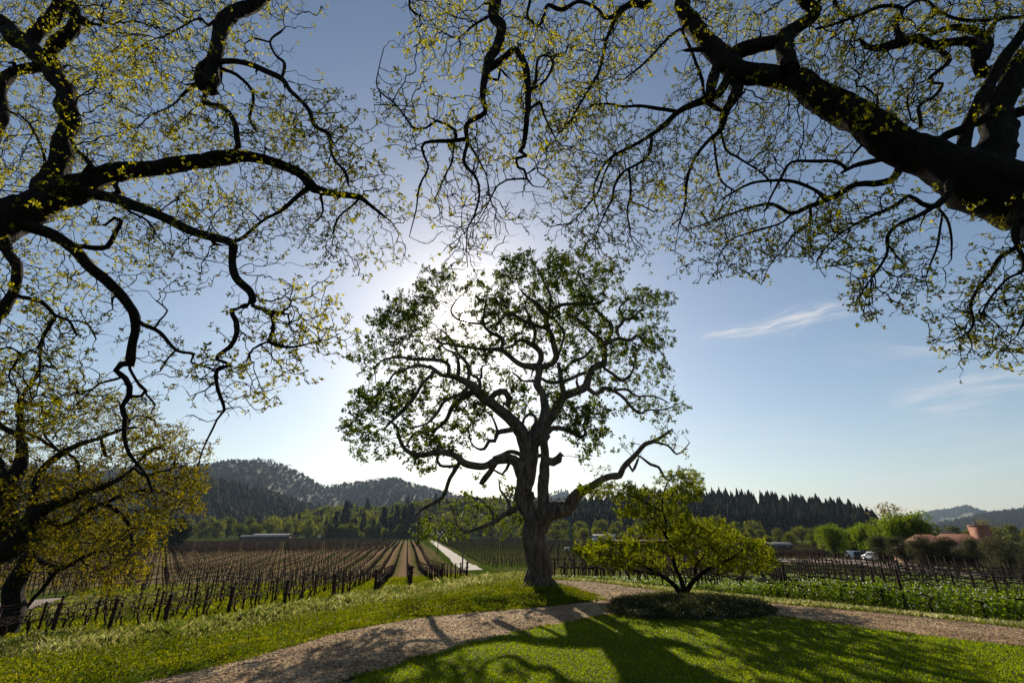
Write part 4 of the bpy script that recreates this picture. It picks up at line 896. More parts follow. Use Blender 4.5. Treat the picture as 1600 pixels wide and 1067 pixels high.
T.limbs([
 [(68, 310, 30), (75, 290, 30), (95, 240, 26), (106, 195, 24), (105, 160, 26), (92, 125, 24), (70, 95, 24), (42, 72, 24), (0, 38, 24), (-50, 0, 26)],
 [(127, 298, 15), (178, 311, 15), (223, 325, 15), (255, 340, 14), (287, 354, 14), (325, 370, 13), (362, 380, 13), (364, 402, 10), (368, 434, 11), (389, 456, 11), (394, 470, 11), (384, 478, 8), (362, 484, 6), (370, 500, 7), (371, 520, 7), (360, 542, 7), (341, 555, 6), (338, 562, 5), (358, 570, 5), (337, 580, 5), (338, 600, 5), (345, 620, 5), (352, 640, 4), (340, 655, 3), (333, 670, 3), (318, 700, 2), (308, 730, 1.5)],
 [(395, 478, 6), (423, 491, 6), (426, 517, 6), (420, 533, 6), (455, 542, 4), (494, 534, 2)], [(423, 491, 4), (450, 491, 3), (453, 505, 3), (470, 498, 2)], [(420, 533, 4), (395, 545, 3), (385, 565, 2)], [(400, 482, 4), (440, 488, 3), (455, 470, 2.5), (445, 462, 2)],
 [(30, 345, 22), (41, 354, 19), (83, 367, 17), (118, 389, 16), (140, 418, 15), (166, 440, 15), (188, 459, 14), (204, 478, 13), (212, 494, 14), (212, 517, 12), (205, 542, 11), (202, 569, 12), (189, 569, 9), (181, 578, 8), (196, 590, 8), (203, 603, 8), (203, 617, 8), (191, 635, 7), (196, 653, 7), (194, 668, 6), (194, 684, 5), (200, 707, 5), (216, 727, 4), (232, 747, 4), (238, 770, 3)],
 [(203, 576, 4), (216, 599, 4), (227, 610, 5), (220, 619, 4), (205, 619, 4)], [(229, 617, 3), (243, 632, 3), (236, 646, 2)],
 [(214, 500, 8), (223, 507, 7), (249, 520, 6), (277, 547, 5), (303, 552, 4), (298, 565, 3), (331, 577, 3)], [(240, 515, 4), (250, 500, 3), (262, 485, 2.5), (245, 470, 2)], [(275, 547, 3), (262, 560, 3), (250, 580, 2)],
 [(188, 590, 4), (153, 600, 3), (143, 609, 3), (121, 611, 2)],
 [(5, 375, 15), (14, 397, 14), (28, 412, 14), (26, 437, 13), (20, 456, 12), (8, 475, 14), (0, 492, 14), (-15, 505, 10)],
 [(27, 462, 6), (64, 472, 6), (86, 493, 5), (108, 501, 4), (118, 520, 3)], [(86, 495, 5), (69, 523, 5), (60, 542, 4), (35, 553, 4), (20, 575, 3)], [(108, 501, 3), (135, 505, 2.5), (150, 530, 2)],
 [(83, 108, 18), (60, 106, 16), (20, 112, 16), (5, 130, 18), (0, 170, 16), (6, 190, 14), (-8, 220, 14)],
 [(-45, 4, 26), (-40, -60, 26), (60, -140, 26), (250, -160, 24), (400, -100, 22), (432, -35, 20), (405, 2, 19), (375, 15, 20), (352, 35, 22), (340, 65, 20), (336, 95, 19), (330, 120, 24), (325, 137, 18)],
 [(336, 95, 12), (318, 105, 14), (312, 125, 14), (320, 140, 13), (335, 142, 12)],
 [(345, 97, 8), (373, 97, 7), (396, 102, 7), (420, 114, 7), (440, 124, 7), (452, 140, 6), (468, 155, 6), (483, 173, 6), (492, 197, 5), (514, 210, 5), (520, 245, 4), (538, 268, 4), (545, 290, 3)],
 [(440, 124, 4), (445, 100, 4), (430, 85, 3), (422, 65, 3), (440, 50, 3)], [(421, 66, 3), (395, 60, 3), (383, 68, 2), (385, 85, 2)], [(345, 107, 5), (370, 118, 5), (395, 145, 4), (390, 185, 4), (400, 205, 3)],
 [(325, 140, 8), (320, 160, 6), (348, 168, 7), (368, 197, 8), (373, 228, 8)], [(312, 128, 6), (290, 145, 5), (270, 165, 3), (235, 180, 2), (215, 200, 2)], [(340, 30, 5), (325, 40, 4), (310, 30, 3), (280, 45, 2.5), (250, 60, 2)],
 [(485, 292, 8), (467, 306, 7), (440, 328, 5), (410, 345, 4), (380, 372, 5), (365, 378, 5)], [(565, 307, 4), (549, 322, 3), (530, 338, 3), (520, 365, 2)], [(500, 298, 4), (505, 330, 3), (495, 345, 2)],
 [(170, 305, 7), (185, 300, 8), (180, 290, 7)], [(183, 311, 4), (200, 330, 4), (230, 345, 3), (245, 365, 2)], [(125, 385, 7), (150, 388, 8), (168, 385, 8), (180, 365, 6), (190, 345, 6), (180, 340, 5), (165, 352, 4)],
 [(80, 30, 18), (100, -10, 20)], [(97, -20, 20), (115, 22, 18), (138, 38, 12)], [(120, 30, 14), (110, 52, 16), (85, 70, 16), (72, 92, 14)],
 [(150, 275, 10), (140, 255, 8), (120, 235, 5), (110, 215, 4)], [(60, 300, 6), (70, 250, 4), (50, 200, 3), (30, 180, 2)]])
el = [(100, 60, 120, 80, 1.5), (250, 60, 110, 85, 1.5), (200, 170, 150, 80, 1.4), (400, 200, 90, 60), (480, 220, 70, 60), (550, 240, 50, 50), (545, 290, 62, 48), (450, 330, 90, 55), (585, 330, 40, 40, .8), (330, 310, 100, 50), (230, 370, 80, 50, .8), (120, 330, 90, 40, .7), (60, 410, 60, 60, .7), (40, 240, 50, 70), (280, 420, 50, 40, .5), (455, 500, 65, 55, .8), (505, 490, 38, 34, .8), (400, 580, 50, 34, .8), (340, 600, 50, 40, .7), (120, 480, 70, 40, .6), (60, 560, 70, 60, .9), (250, 560, 50, 40, .4), (330, 650, 15, 20, .3), (110, 620, 70, 40, .6), (400, 40, 60, 34, .5), (455, 16, 45, 18, .7), (440, 120, 40, 40, .4), (500, 170, 30, 40, .5), (300, 215, 60, 40), (225, 640, 30, 30, .4), (180, 240, 80, 50, .8), (260, 10, 200, 40), (60, 10, 100, 60), (-60, 120, 80, 200, .6), (-60, 450, 60, 120, .5), (560, 395, 60, 25, .6), (430, 390, 60, 25, .5), (620, 380, 20, 40, .4)]
T.stubs(40, .025)
T.grow(el, 1200, 9, .16, infl=2.2, thin=.6, maxnodes=60000, spread=.25, bias=(0, 0, -.05))
root = thing('oak_tree', lb, 'old oak at the left edge whose leafing branches arch over the whole upper left', 'tree')
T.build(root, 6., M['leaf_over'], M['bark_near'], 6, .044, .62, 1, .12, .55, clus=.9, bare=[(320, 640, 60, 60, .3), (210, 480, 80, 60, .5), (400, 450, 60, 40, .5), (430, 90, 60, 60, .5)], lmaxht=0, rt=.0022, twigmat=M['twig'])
# ======================= oak over the right of the view (trunk off the frame at right)
T = Tree(5.2, 21, .085, wig=.35, depthf=.4, rtip=.0048)
rb = np.array([11.5, 4.6, 0.]); t0 = at(1690, 350, 5.0)
T.world([(rb[0], rb[1], -.3, 1.15), (rb[0], rb[1], .4, .95), (rb[0] - .1, rb[1], 2.2, .8), (rb[0] - .5, 4.8, 4.2, .76), (t0[0] + 1.2, 5.0, t0[2] - .9, .66), (t0[0], 5.0, t0[2], .56)])
T.limb([(1690, 350, 118), (1645, 330, 108), (1600, 308, 98), (1540, 286, 84), (1482, 262, 64), (1419, 234, 50), (1371, 206, 48), (1323, 174, 44), (1275, 147, 38), (1243, 129, 36), (1196, 118, 32), (1154, 113, 32), (1132, 97, 32), (1118, 80, 29), (1098, 57, 26), (1076, 32, 24), (1068, 13, 22), (1069, 0, 22), (1078, -40, 22)], Ye=6.4)
T.limbs([
 [(1141, 90, 20), (1155, 80, 21), (1180, 72, 21), (1218, 64, 22), (1240, 46, 19), (1262, 32, 18), (1275, 18, 16), (1262, 6, 18), (1245, -25, 18)],
 [(1228, 60, 24), (1228, 85, 24), (1232, 110, 26)],
 [(1122, 98, 14), (1116, 120, 16), (1112, 140, 16), (1109, 154, 13)],
 [(1140, 118, 12), (1124, 145, 14), (1105, 155, 12), (1082, 165, 10), (1060, 175, 9), (1040, 193, 8), (1019, 210, 6), (990, 228, 5), (970, 238, 5), (948, 252, 4), (930, 285, 3), (928, 310, 2.5), (935, 335, 2)],
 [(1060, 175, 6), (1030, 170, 6), (1000, 165, 5), (975, 167, 4), (950, 163, 3), (925, 165, 3)], [(1019, 208, 5), (1014, 240, 5), (1000, 255, 4), (975, 268, 4), (960, 290, 4), (955, 315, 3), (940, 345, 2), (925, 380, 2)], [(1105, 160, 7), (1118, 169, 8), (1128, 173, 7)],
 [(983, 265, 4), (985, 300, 3), (980, 330, 3), (985, 360, 2)], [(960, 240, 4), (945, 270, 3), (935, 300, 3), (910, 330, 2), (890, 350, 2)], [(982, 315, 3), (1000, 320, 2), (1020, 330, 2)],
 [(1152, 130, 14), (1146, 155, 14), (1132, 180, 10), (1126, 202, 7), (1104, 222, 5), (1085, 250, 4), (1073, 285, 4), (1070, 320, 3), (1060, 355, 2)], [(1126, 204, 4), (1135, 235, 4), (1150, 245, 4), (1165, 255, 3), (1190, 270, 3), (1205, 285, 3)], [(1115, 218, 3), (1120, 255, 3), (1128, 285, 3), (1150, 300, 2)],
 [(1066, 48, 5), (1083, 85, 5), (1095, 120, 5), (1100, 150, 4)], [(1125, 85, 8), (1100, 78, 9), (1072, 79, 5)], [(1062, 46, 4), (1045, 60, 4), (1020, 85, 3), (1000, 105, 3), (975, 125, 2)],
 [(1412, 255, 13), (1405, 266, 12), (1392, 281, 10), (1365, 287, 9), (1336, 288, 8), (1307, 306, 9), (1294, 312, 9), (1275, 298, 5), (1240, 284, 5), (1205, 282, 4), (1173, 287, 4), (1148, 300, 3), (1130, 310, 2.5)],
 [(1294, 312, 8), (1266, 322, 7), (1237, 333, 6), (1205, 319, 5), (1173, 325, 4), (1141, 335, 3), (1100, 350, 2), (1070, 360, 1.5)], [(1237, 334, 4), (1221, 348, 3), (1183, 360, 3), (1141, 376, 2), (1125, 400, 1.5)], [(1266, 324, 4), (1264, 348, 4), (1240, 367, 3), (1227, 386, 2), (1202, 415, 1.5), (1190, 445, 1.2)],
 [(1400, 243, 9), (1390, 247, 8), (1340, 257, 7), (1315, 270, 4)], [(1320, 262, 5), (1304, 253, 5), (1270, 253, 5), (1237, 254, 4), (1222, 275, 4), (1205, 305, 3), (1195, 330, 2)],
 [(1480, 290, 10), (1482, 303, 9), (1463, 322, 9), (1440, 318, 6), (1419, 306, 5), (1393, 325, 5), (1355, 341, 4), (1320, 360, 3), (1301, 376, 2), (1278, 405, 2)],
 [(1463, 322, 7), (1438, 335, 6), (1403, 351, 5), (1387, 370, 5), (1387, 395, 4), (1374, 418, 3), (1352, 447, 2), (1340, 470, 1.5)], [(1465, 325, 4), (1479, 341, 4), (1486, 370, 3), (1487, 405, 2)], [(1472, 335, 3), (1470, 355, 3), (1465, 385, 3), (1450, 420, 2), (1445, 440, 1.5)], [(1390, 385, 4), (1400, 400, 3), (1420, 420, 2)],
 [(1590, 350, 11), (1588, 374, 8), (1592, 385, 7), (1562, 402, 6), (1546, 427, 5), (1530, 450, 4), (1517, 478, 4), (1520, 504, 3), (1507, 523, 2), (1480, 535, 1.5)], [(1592, 388, 6), (1600, 420, 5), (1572, 437, 3), (1546, 469, 3), (1530, 500, 2)], [(1530, 488, 3), (1550, 500, 2), (1568, 517, 1.5)], [(1600, 385, 5), (1620, 430, 5), (1610, 480, 4), (1590, 520, 2)],
 [(1500, 255, 16), (1508, 225, 16), (1514, 198, 16), (1533, 153, 16), (1562, 105, 15), (1600, 48, 15), (1640, -10, 15)],
 [(1555, 270, 56), (1553, 245, 50), (1555, 215, 46), (1560, 185, 42), (1568, 150, 36), (1585, 115, 30), (1605, 90, 30), (1650, 40, 30)], [(1650, 150, 14), (1600, 172, 14), (1578, 178, 14), (1558, 188, 14)], [(1450, 232, 12), (1465, 222, 12), (1480, 212, 14), (1510, 198, 14), (1545, 182, 12)],
 [(1590, 112, 16), (1570, 110, 14), (1556, 110, 16), (1537, 112, 16), (1527, 92, 14), (1518, 68, 14), (1482, 67, 12), (1460, 70, 12), (1435, 60, 12), (1409, 67, 14), (1377, 75, 10), (1355, 73, 8), (1345, 60, 5)], [(1537, 90, 14), (1540, 62, 14), (1515, 47, 9), (1482, 45, 8), (1460, 52, 6)],
 [(1466, 75, 7), (1482, 92, 8), (1470, 108, 6), (1454, 122, 6), (1457, 130, 5), (1474, 131, 5), (1460, 150, 5), (1435, 166, 5), (1439, 191, 5), (1438, 200, 4), (1420, 208, 3)],
 [(1409, 62, 9), (1400, 40, 7), (1409, 15, 6), (1377, 10, 5), (1340, 25, 5), (1305, 38, 4), (1275, 45, 4)], [(1300, -20, 5), (1305, 0, 5), (1312, 20, 5), (1330, 28, 5)], [(1545, 55, 7), (1560, 30, 6), (1600, 27, 5), (1650, 20, 5)], [(1409, 15, 5), (1440, 0, 5), (1470, 20, 4), (1500, 30, 4), (1545, 32, 4)],
 # the branches hanging in the middle of the view come down from this oak's upper limb
 [(1078, -38, 16), (1000, -90, 18), (900, -100, 20), (820, -75, 20), (778, -30, 20), (775, 0, 20), (772, 26, 17), (782, 45, 17), (779, 70, 16), (765, 92, 16), (758, 120, 13), (755, 150, 9), (757, 177, 8), (729, 195, 8), (731, 222, 6), (725, 254, 6), (744, 280, 4), (749, 306, 4), (742, 335, 3), (730, 360, 2), (728, 400, 1.5)],
 [(766, 106, 11), (789, 90, 10), (805, 77, 10), (816, 92, 10), (824, 127, 10), (826, 160, 9), (822, 190, 8), (818, 230, 7), (813, 236, 6), (823, 243, 5), (808, 247, 5), (810, 261, 4), (819, 265, 4), (823, 280, 4), (832, 291, 2)], [(822, 279, 3), (815, 279, 3), (792, 281, 3), (778, 290, 2.5), (760, 325, 2), (745, 350, 1.5)],
 [(829, 140, 6), (836, 128, 5), (840, 95, 4), (853, 87, 3), (865, 97, 4), (853, 124, 4), (831, 140, 4)], [(727, 217, 6), (708, 221, 6), (664, 224, 5), (662, 240, 4), (669, 262, 3), (655, 290, 3), (650, 330, 2), (640, 370, 1.5)],
 [(712, 219, 6), (711, 203, 5), (695, 193, 4), (682, 188, 4), (665, 200, 3), (647, 202, 3), (620, 166, 2.5), (590, 137, 2), (592, 105, 1.5), (600, 75, 1.2)], [(617, 165, 2), (600, 164, 2), (585, 164, 1.5)],
 [(710, 222, 3), (708, 240, 3), (706, 255, 3), (695, 275, 2), (680, 310, 2)], [(824, 175, 4), (842, 160, 4), (850, 180, 3), (862, 205, 2), (870, 220, 2)],
 [(758, 120, 4), (778, 125, 4), (781, 108, 4), (790, 118, 3)], [(1040, -70, 12), (1010, -20, 12), (1012, 8, 10), (990, 5, 9), (965, 22, 9), (953, 50, 5), (945, 70, 5), (937, 110, 4), (920, 140, 3), (905, 165, 3), (890, 190, 2.5), (872, 210, 2)],
 [(965, 25, 6), (945, 28, 6), (935, 15, 4), (905, 3, 5), (878, 16, 6), (857, 8, 5), (850, 25, 4), (840, 42, 4), (825, 30, 3), (800, 25, 2)], [(830, -40, 5), (828, 0, 4), (824, 25, 4), (840, 42, 3)], [(775, 20, 4), (740, 40, 3), (715, 60, 2.5), (690, 50, 2)], [(760, -60, 6), (700, -50, 5), (650, -30, 4), (640, 10, 3), (655, 25, 2)], [(731, 222, 3), (745, 245, 3), (760, 275, 2), (765, 310, 2), (775, 330, 1.5)]])
er = [(700, 55, 60, 60, .8), (650, 15, 50, 22, .5), (640, 190, 45, 50, .5), (700, 215, 60, 50, .8), (735, 330, 38, 80, .9), (800, 60, 50, 55), (780, 200, 60, 60, .8), (795, 320, 30, 50, .5), (880, 110, 75, 90, 1.2), (955, 60, 75, 60, 1.2), (920, 220, 80, 75, 1.3), (900, 320, 45, 55), (990, 290, 60, 60), (955, 375, 60, 25), (1040, 250, 60, 60), (1100, 35, 90, 40, .7), (1180, 30, 70, 30), (1150, 215, 80, 60), (1205, 170, 50, 30, .6), (1110, 345, 75, 50), (1150, 390, 60, 34), (1250, 225, 60, 34, .6), (1250, 360, 50, 40, .8), (1300, 340, 44, 50, .9), (1300, 85, 70, 55), (1380, 110, 70, 60), (1350, 25, 100, 34), (1450, 40, 90, 50), (1540, 20, 80, 34, .8), (1480, 165, 60, 40, .6), (1400, 330, 50, 30, .7), (1380, 440, 45, 34, .9), (1362, 476, 20, 18), (1450, 380, 45, 40, .4), (1545, 470, 50, 60), (1500, 522, 36, 20), (1572, 522, 34, 24), (1590, 120, 20, 60, .4), (1420, 170, 70, 30, .6), (1530, 340, 40, 25, .4), (1350, 190, 60, 25, .5), (1640, 450, 50, 90, .6), (1650, 60, 60, 80, .6), (1100, 140, 50, 40, .5), (1780, 60, 110, 150, .45), (1740, 480, 80, 90, .5), (1400, -140, 220, 70, .35), (1060, 420, 30, 10, .3), (1320, 400, 30, 20, .5), (900, -60, 300, 50, .5)]
# limbs that go on outside the picture
T.limbs([[(1700, 320, 40), (1740, 220, 34), (1760, 110, 28), (1830, 0, 20), (1860, -120, 14), (1840, -220, 8)], [(1750, 150, 16), (1700, 90, 13), (1670, 10, 10), (1690, -90, 6)], [(1720, 400, 24), (1760, 460, 16), (1750, 530, 10), (1790, 580, 6)], [(1250, -25, 16), (1300, -110, 14), (1400, -160, 10), (1480, -150, 6)], [(1650, 40, 20), (1660, -40, 16), (1600, -130, 12), (1520, -220, 7)]])
T.stubs(40, .025)
T.grow(er, 1750, 9, .16, infl=2.2, thin=.6, maxnodes=90000, spread=.25, bias=(0, 0, -.06))
root = thing('oak_tree', rb, 'massive old oak at the right edge, thick dark limb and drooping branches across the top', 'tree')
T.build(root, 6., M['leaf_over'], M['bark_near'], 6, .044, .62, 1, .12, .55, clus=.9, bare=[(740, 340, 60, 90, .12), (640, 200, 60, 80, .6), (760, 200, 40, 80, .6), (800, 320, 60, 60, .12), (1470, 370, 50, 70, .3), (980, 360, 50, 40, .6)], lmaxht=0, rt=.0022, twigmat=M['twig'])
# ======================= oaks at the lower left, on the edge of the field
cb = np.array([-35., 26.5, 0.]); cb[2] = zt(cb[0], cb[1]); cpx = to_px(cb)
T = Tree(26., 31, .2, wig=.4, depthf=.45, rtip=.011)
t0 = at(-80, 905, 26.)
T.world([(cb[0], cb[1], cb[2] - .3, 1.3), (cb[0], cb[1], cb[2] + .6, 1.0), (cb[0] + .3, cb[1], cb[2] + 2, .85), (t0[0] - 1.2, 26, t0[2] - .5, .8), (t0[0], 26, t0[2], .75)])
T.limb([(-80, 905, 46), (-35, 885, 42), (0, 864, 38), (22, 846, 34), (45, 818, 28), (68, 798, 22), (95, 783, 15), (126, 771, 11), (158, 762, 9), (180, 752, 7), (203, 735, 5), (225, 712, 4), (245, 700, 3), (262, 705, 2)], Ye=24)
T.limb([(10, 855, 26), (10, 840, 25), (14, 790, 24), (20, 750, 20), (31, 727, 16), (34, 698, 13), (32, 680, 11), (33, 653, 9), (31, 630, 7), (38, 614, 5), (50, 598, 4), (61, 578, 4), (63, 551, 3), (68, 535, 2)], Ye=27)
T.limbs([[(17, 755, 13), (0, 727, 12), (-20, 700, 10), (-30, 660, 8)], [(27, 677, 8), (0, 664, 6), (-20, 640, 5)], [(34, 672, 5), (45, 677, 4), (62, 686, 4), (90, 702, 4), (112, 713, 4), (122, 727, 4), (120, 745, 3)], [(50, 800, 11), (55, 765, 9), (66, 732, 10), (95, 710, 9), (126, 694, 7), (158, 683, 5), (190, 671, 4), (215, 668, 3)],
 [(48, 815, 10), (60, 808, 10), (97, 820, 7), (126, 805, 7), (162, 787, 6), (193, 807, 5), (203, 825, 5), (207, 845, 3)], [(162, 787, 5), (200, 770, 5), (240, 765, 4), (260, 770, 3), (285, 780, 2)], [(225, 742, 4), (248, 738, 4), (270, 731, 3), (275, 711, 2), (290, 700, 2)], [(158, 684, 4), (160, 700, 5), (165, 712, 4)], [(190, 671, 4), (200, 660, 3), (215, 650, 3), (240, 655, 2)], [(95, 706, 3), (70, 680, 3), (68, 660, 2)]])
ec = [(30, 600, 50, 50, .7), (110, 640, 50, 34, .8), (60, 650, 40, 34), (180, 640, 40, 26, .8), (150, 700, 60, 34), (230, 695, 50, 34, 1.1), (60, 740, 60, 34), (275, 705, 38, 30), (150, 770, 70, 34, 1.2), (250, 760, 58, 40, 1.3), (292, 745, 28, 40), (200, 820, 50, 26, 1.1), (80, 830, 60, 24), (240, 810, 34, 20), (300, 785, 18, 20), (20, 800, 30, 34), (-40, 700, 60, 120), (20, 700, 40, 40, .7), (110, 800, 60, 30)]
T.grow(ec, 760, 11, .38, infl=7, thin=.55, maxnodes=32000, spread=1.0)
root = thing('oak_tree', cb, 'golden leafed spreading oak reaching in low from the left edge over the field', 'tree')
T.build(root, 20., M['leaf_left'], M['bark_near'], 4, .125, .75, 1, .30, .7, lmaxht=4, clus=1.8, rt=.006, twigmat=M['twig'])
bb = hit(10, 992); T = Tree(bb[1], 41, .2, wig=.3, depthf=.4, rtip=.011)
T.limb([(4, 1000, 38), (8, 985, 34), (20, 951, 28), (25, 917, 26), (38, 884, 22), (48, 862, 18), (55, 835, 14), (58, 815, 10), (70, 790, 7), (62, 770, 5)], Ye=bb[1] + 1)
T.limbs([[(46, 868, 10), (58, 873, 8), (77, 882, 7), (92, 888, 8), (106, 884, 6), (126, 872, 5), (144, 864, 4), (166, 860, 3), (185, 858, 2)], [(92, 888, 7), (80, 902, 7), (66, 920, 7), (54, 932, 6), (42, 948, 6)], [(77, 882, 3), (76, 893, 3), (80, 899, 3)], [(55, 840, 7), (62, 850, 6), (65, 835, 5)], [(126, 872, 3), (132, 880, 3), (150, 885, 2)], [(57, 820, 5), (90, 830, 4), (120, 845, 3), (160, 850, 2)]])
T.grow([(150, 880, 50, 22), (180, 862, 40, 26), (110, 850, 40, 18), (190, 893, 28, 18), (20, 890, 26, 28, .7), (60, 850, 34, 24), (225, 852, 12, 22, .5), (140, 840, 60, 16), (200, 840, 30, 20)], 190, 11, .5, infl=7, thin=.55, maxnodes=14000, spread=1.0)
root = thing('oak_tree', bb, 'leaning dark trunked oak behind the wires at the lower left', 'tree')
T.build(root, 20., M['leaf_left'], M['bark_near'], 4, .12, .75, 1, .28, .7, lmaxht=4, clus=1.8, rt=.006, twigmat=M['twig'])
# ======================= the small maple in the bed
mb = hit(1071, 937); mb[2] += .05; T = Tree(mb[1], 51, .12, wig=.3, depthf=.6, rtip=.006)
T.limb([(1071, 943, 13), (1070, 936, 12), (1068, 928, 10), (1064, 907, 7), (1055, 884, 6), (1050, 860, 5), (1040, 837, 4), (1031, 823, 3), (1024, 812, 2)], Ye=mb[1] + .3)
T.limbs([[(1069, 932, 9), (1064, 926, 9), (1052, 912, 7), (1031, 898, 5), (1010, 886, 4), (994, 877, 3), (982, 872, 2), (950, 868, 2)], [(1040, 837, 3), (1040, 813, 3), (1034, 790, 2), (1040, 760, 2), (1055, 742, 1.5)], [(1071, 930, 9), (1073, 925, 8), (1085, 905, 6), (1099, 893, 5), (1118, 884, 4), (1146, 870, 3), (1158, 860, 2), (1180, 855, 2)], [(1086, 903, 4), (1087, 884, 3), (1101, 865, 2), (1105, 840, 2), (1120, 825, 1.5)], [(1050, 862, 3), (1075, 840, 2), (1090, 820, 1.5)], [(1036, 800, 2), (1010, 785, 2), (980, 772, 1.5), (950, 768, 1)], [(1037, 775, 2), (1060, 765, 1.5), (1085, 775, 1)], [(1052, 870, 3), (1020, 855, 2), (990, 852, 2), (960, 850, 1)], [(1031, 898, 3), (1000, 893, 2), (970, 885, 1.5)]])
em = [(955, 766, 44, 10), (1005, 775, 44, 12), (1062, 747, 32, 15), (1072, 772, 28, 12), (1010, 800, 44, 10), (1050, 800, 25, 12, .8), (1085, 758, 14, 10, .6), (930, 860, 28, 12), (960, 852, 45, 10), (1000, 858, 40, 12), (1000, 880, 44, 9), (1050, 848, 36, 18), (1100, 838, 36, 18), (1060, 822, 36, 14), (1128, 848, 36, 18), (1170, 856, 32, 14), (1190, 866, 20, 18), (1150, 880, 40, 10), (1100, 876, 40, 9), (1190, 884, 18, 9), (1030, 825, 40, 10, .7), (945, 872, 30, 8, .8), (1120, 818, 25, 8, .6)]
T.grow(em, 800, 10, .15, infl=4, thin=.4, maxnodes=22000, spread=.9, flat=.4)
root = thing('maple_tree', mb, 'small many stemmed maple with layered yellow green leaves in the shrub bed', 'tree')
T.build(root, 20., M['leaf_maple'], M['bark_near'], 10, .078, 1., 1, .16, .6, lmaxht=7, clus=1.6, rt=.004, twigmat=M['twig'])
# ---------------------------------------------------------------- hills
def hill(name, sil, Rd, Wd, m, nseg=220, nrow=26, rough=.05, seed=0):
    """ridge seen as a silhouette at the distance Rd; returns a sampler of its surface"""
    r = np.random.default_rng(seed); sil = sorted(sil); xs = np.linspace(sil[0][0], sil[-1][0], nseg); ys = np.interp(xs, [a for a, _ in sil], [b for _, b in sil])
    dirs = np.array([ray(x, y) for x, y in zip(xs, ys)]); az = np.arctan2(dirs[:, 0], dirs[:, 1]); tn = dirs[:, 2] / np.hypot(dirs[:, 0], dirs[:, 1])
    Hh = np.maximum(tn * Rd + EYE + 4.8, 1.); ph = r.uniform(0, 6, 8)
    def surf_at(a, t):
        H = np.interp(a, az, Hh); edge = sm((a - az[0]) / .05) * sm((az[-1] - a) / .05)
        fz = np.minimum(1, np.abs(t) * 2.2); spur = 1 - fz * (.16 * (1 + np.sin(a * 19 + ph[0] + 2 * t)) + .08 * (1 + np.sin(a * 47 + ph[1] + 5 * t)) + .04 * (1 + np.sin(a * 120 + ph[2] - 9 * t)))
        prof = np.clip(1 - np.abs(t) ** 1.35, 0, 1); rad = Rd + t * Wd; corr = 1.
        z = -4.8 + H * prof * np.clip(spur, .3, 1.) * (np.where(t < 0, 1, 1)) * edge - .6
        return np.stack([rad * np.sin(a), rad * np.cos(a), z], -1)
    A, Tt = np.meshgrid(az, np.linspace(-1, 1, nrow)); V = surf_at(A, Tt).reshape(-1, 3); n = nseg
    i = np.arange(nrow - 1)[:, None] * n; j = np.arange(n - 1)[None]; Q = np.stack([i + j, i + j + 1, i + n + j + 1, i + n + j], -1).reshape(-1, 4)
    o = mk(name, V, [Q], m, smooth=True); tag(o, kind='structure'); return surf_at, (az[0], az[-1])
def cone_tree(k=6, seed=0):
    r = np.random.default_rng(seed); V = []; T = []; tiers = 4
    for i in range(tiers):
        z0 = .12 + .2 * i; z1 = z0 + .36 if i < tiers - 1 else 1.; rr = .21 * (1 - i / tiers) + .03; b = len(V); a0 = r.uniform(0, 1)
        V += [[math.cos(a0 + q / k * 6.283) * rr * r.uniform(.7, 1.25), math.sin(a0 + q / k * 6.283) * rr * r.uniform(.7, 1.25), z0 + r.uniform(-.04, .03)] for q in range(k)] + [[r.normal() * .01, r.normal() * .01, z1]]
        T += [[b + q, b + (q + 1) % k, b + k] for q in range(k)]
    return np.array(V), [np.array(T)]
def puff_tree(nf=110, seed=0, lump=6):
    """round crown made of many leaf clumps, unit height"""
    r = np.random.default_rng(seed); c = np.array([[r.uniform(-.32, .32), r.uniform(-.32, .32), r.uniform(.35, .8)] for _ in range(lump)]); k = r.integers(0, lump, nf)
    d = unit(r.normal(size=(nf, 3))); p = c[k] + d * r.uniform(.14, .24, (nf, 1)) * [1, 1, .8]; L = .13
    S = unit(np.cross(d, unit(r.normal(size=(nf, 3))))); U = np.cross(d, S); U = unit(U + d * .4)
    V = np.stack([p - S * L * .5, p + U * L * .5, p + S * L * .5, p - U * L * .5], 1).reshape(-1, 3); V[:, 2] = np.maximum(V[:, 2], .04)
    return V, [np.arange(nf * 4).reshape(-1, 4)]
CT_ = [cone_tree(6, i) for i in range(4)]; PT_ = [puff_tree(90, i) for i in range(4)]; PS_ = [puff_tree(34, 10 + i, 4) for i in range(4)]
def forest(name, sa, az, n, tmin, tmax, hgt, tmpl, m, label, cat='forest', wid=1., noise_clear=None, seed=0):
    r = np.random.default_rng(seed); a = r.uniform(az[0] + .005, az[1] - .005, n); t = r.uniform(tmin, tmax, n); P = sa(a, t)
    if noise_clear is not None:
        f = np.sin(P[:, 0] * noise_clear) * np.sin(P[:, 1] * noise_clear * 1.3) + .6 * np.sin(P[:, 0] * noise_clear * 2.3 + P[:, 1] * noise_clear); P = P[f > -.35]
    P = P[P[:, 2] > -4.6]; Vs = []; Fs = []; off = 0; ix = r.integers(0, len(tmpl), len(P))
    for i, (tv, tf) in enumerate(tmpl):
        S = P[ix == i]; h = hgt * (.45 + .75 * r.random(len(S)) ** 1.3); w_ = h * wid * r.uniform(.8, 1.3, len(S)); V, F = instance(tv, tf, S - [0, 0, .5], r.uniform(0, 6.28, len(S)), np.column_stack([w_, w_, h])); Vs.append(V); Fs.append(F[0] + off); off += len(V)
    o = mk(name, np.vstack(Vs), [np.vstack(Fs)], m); return tag(o, label, cat, kind='stuff')
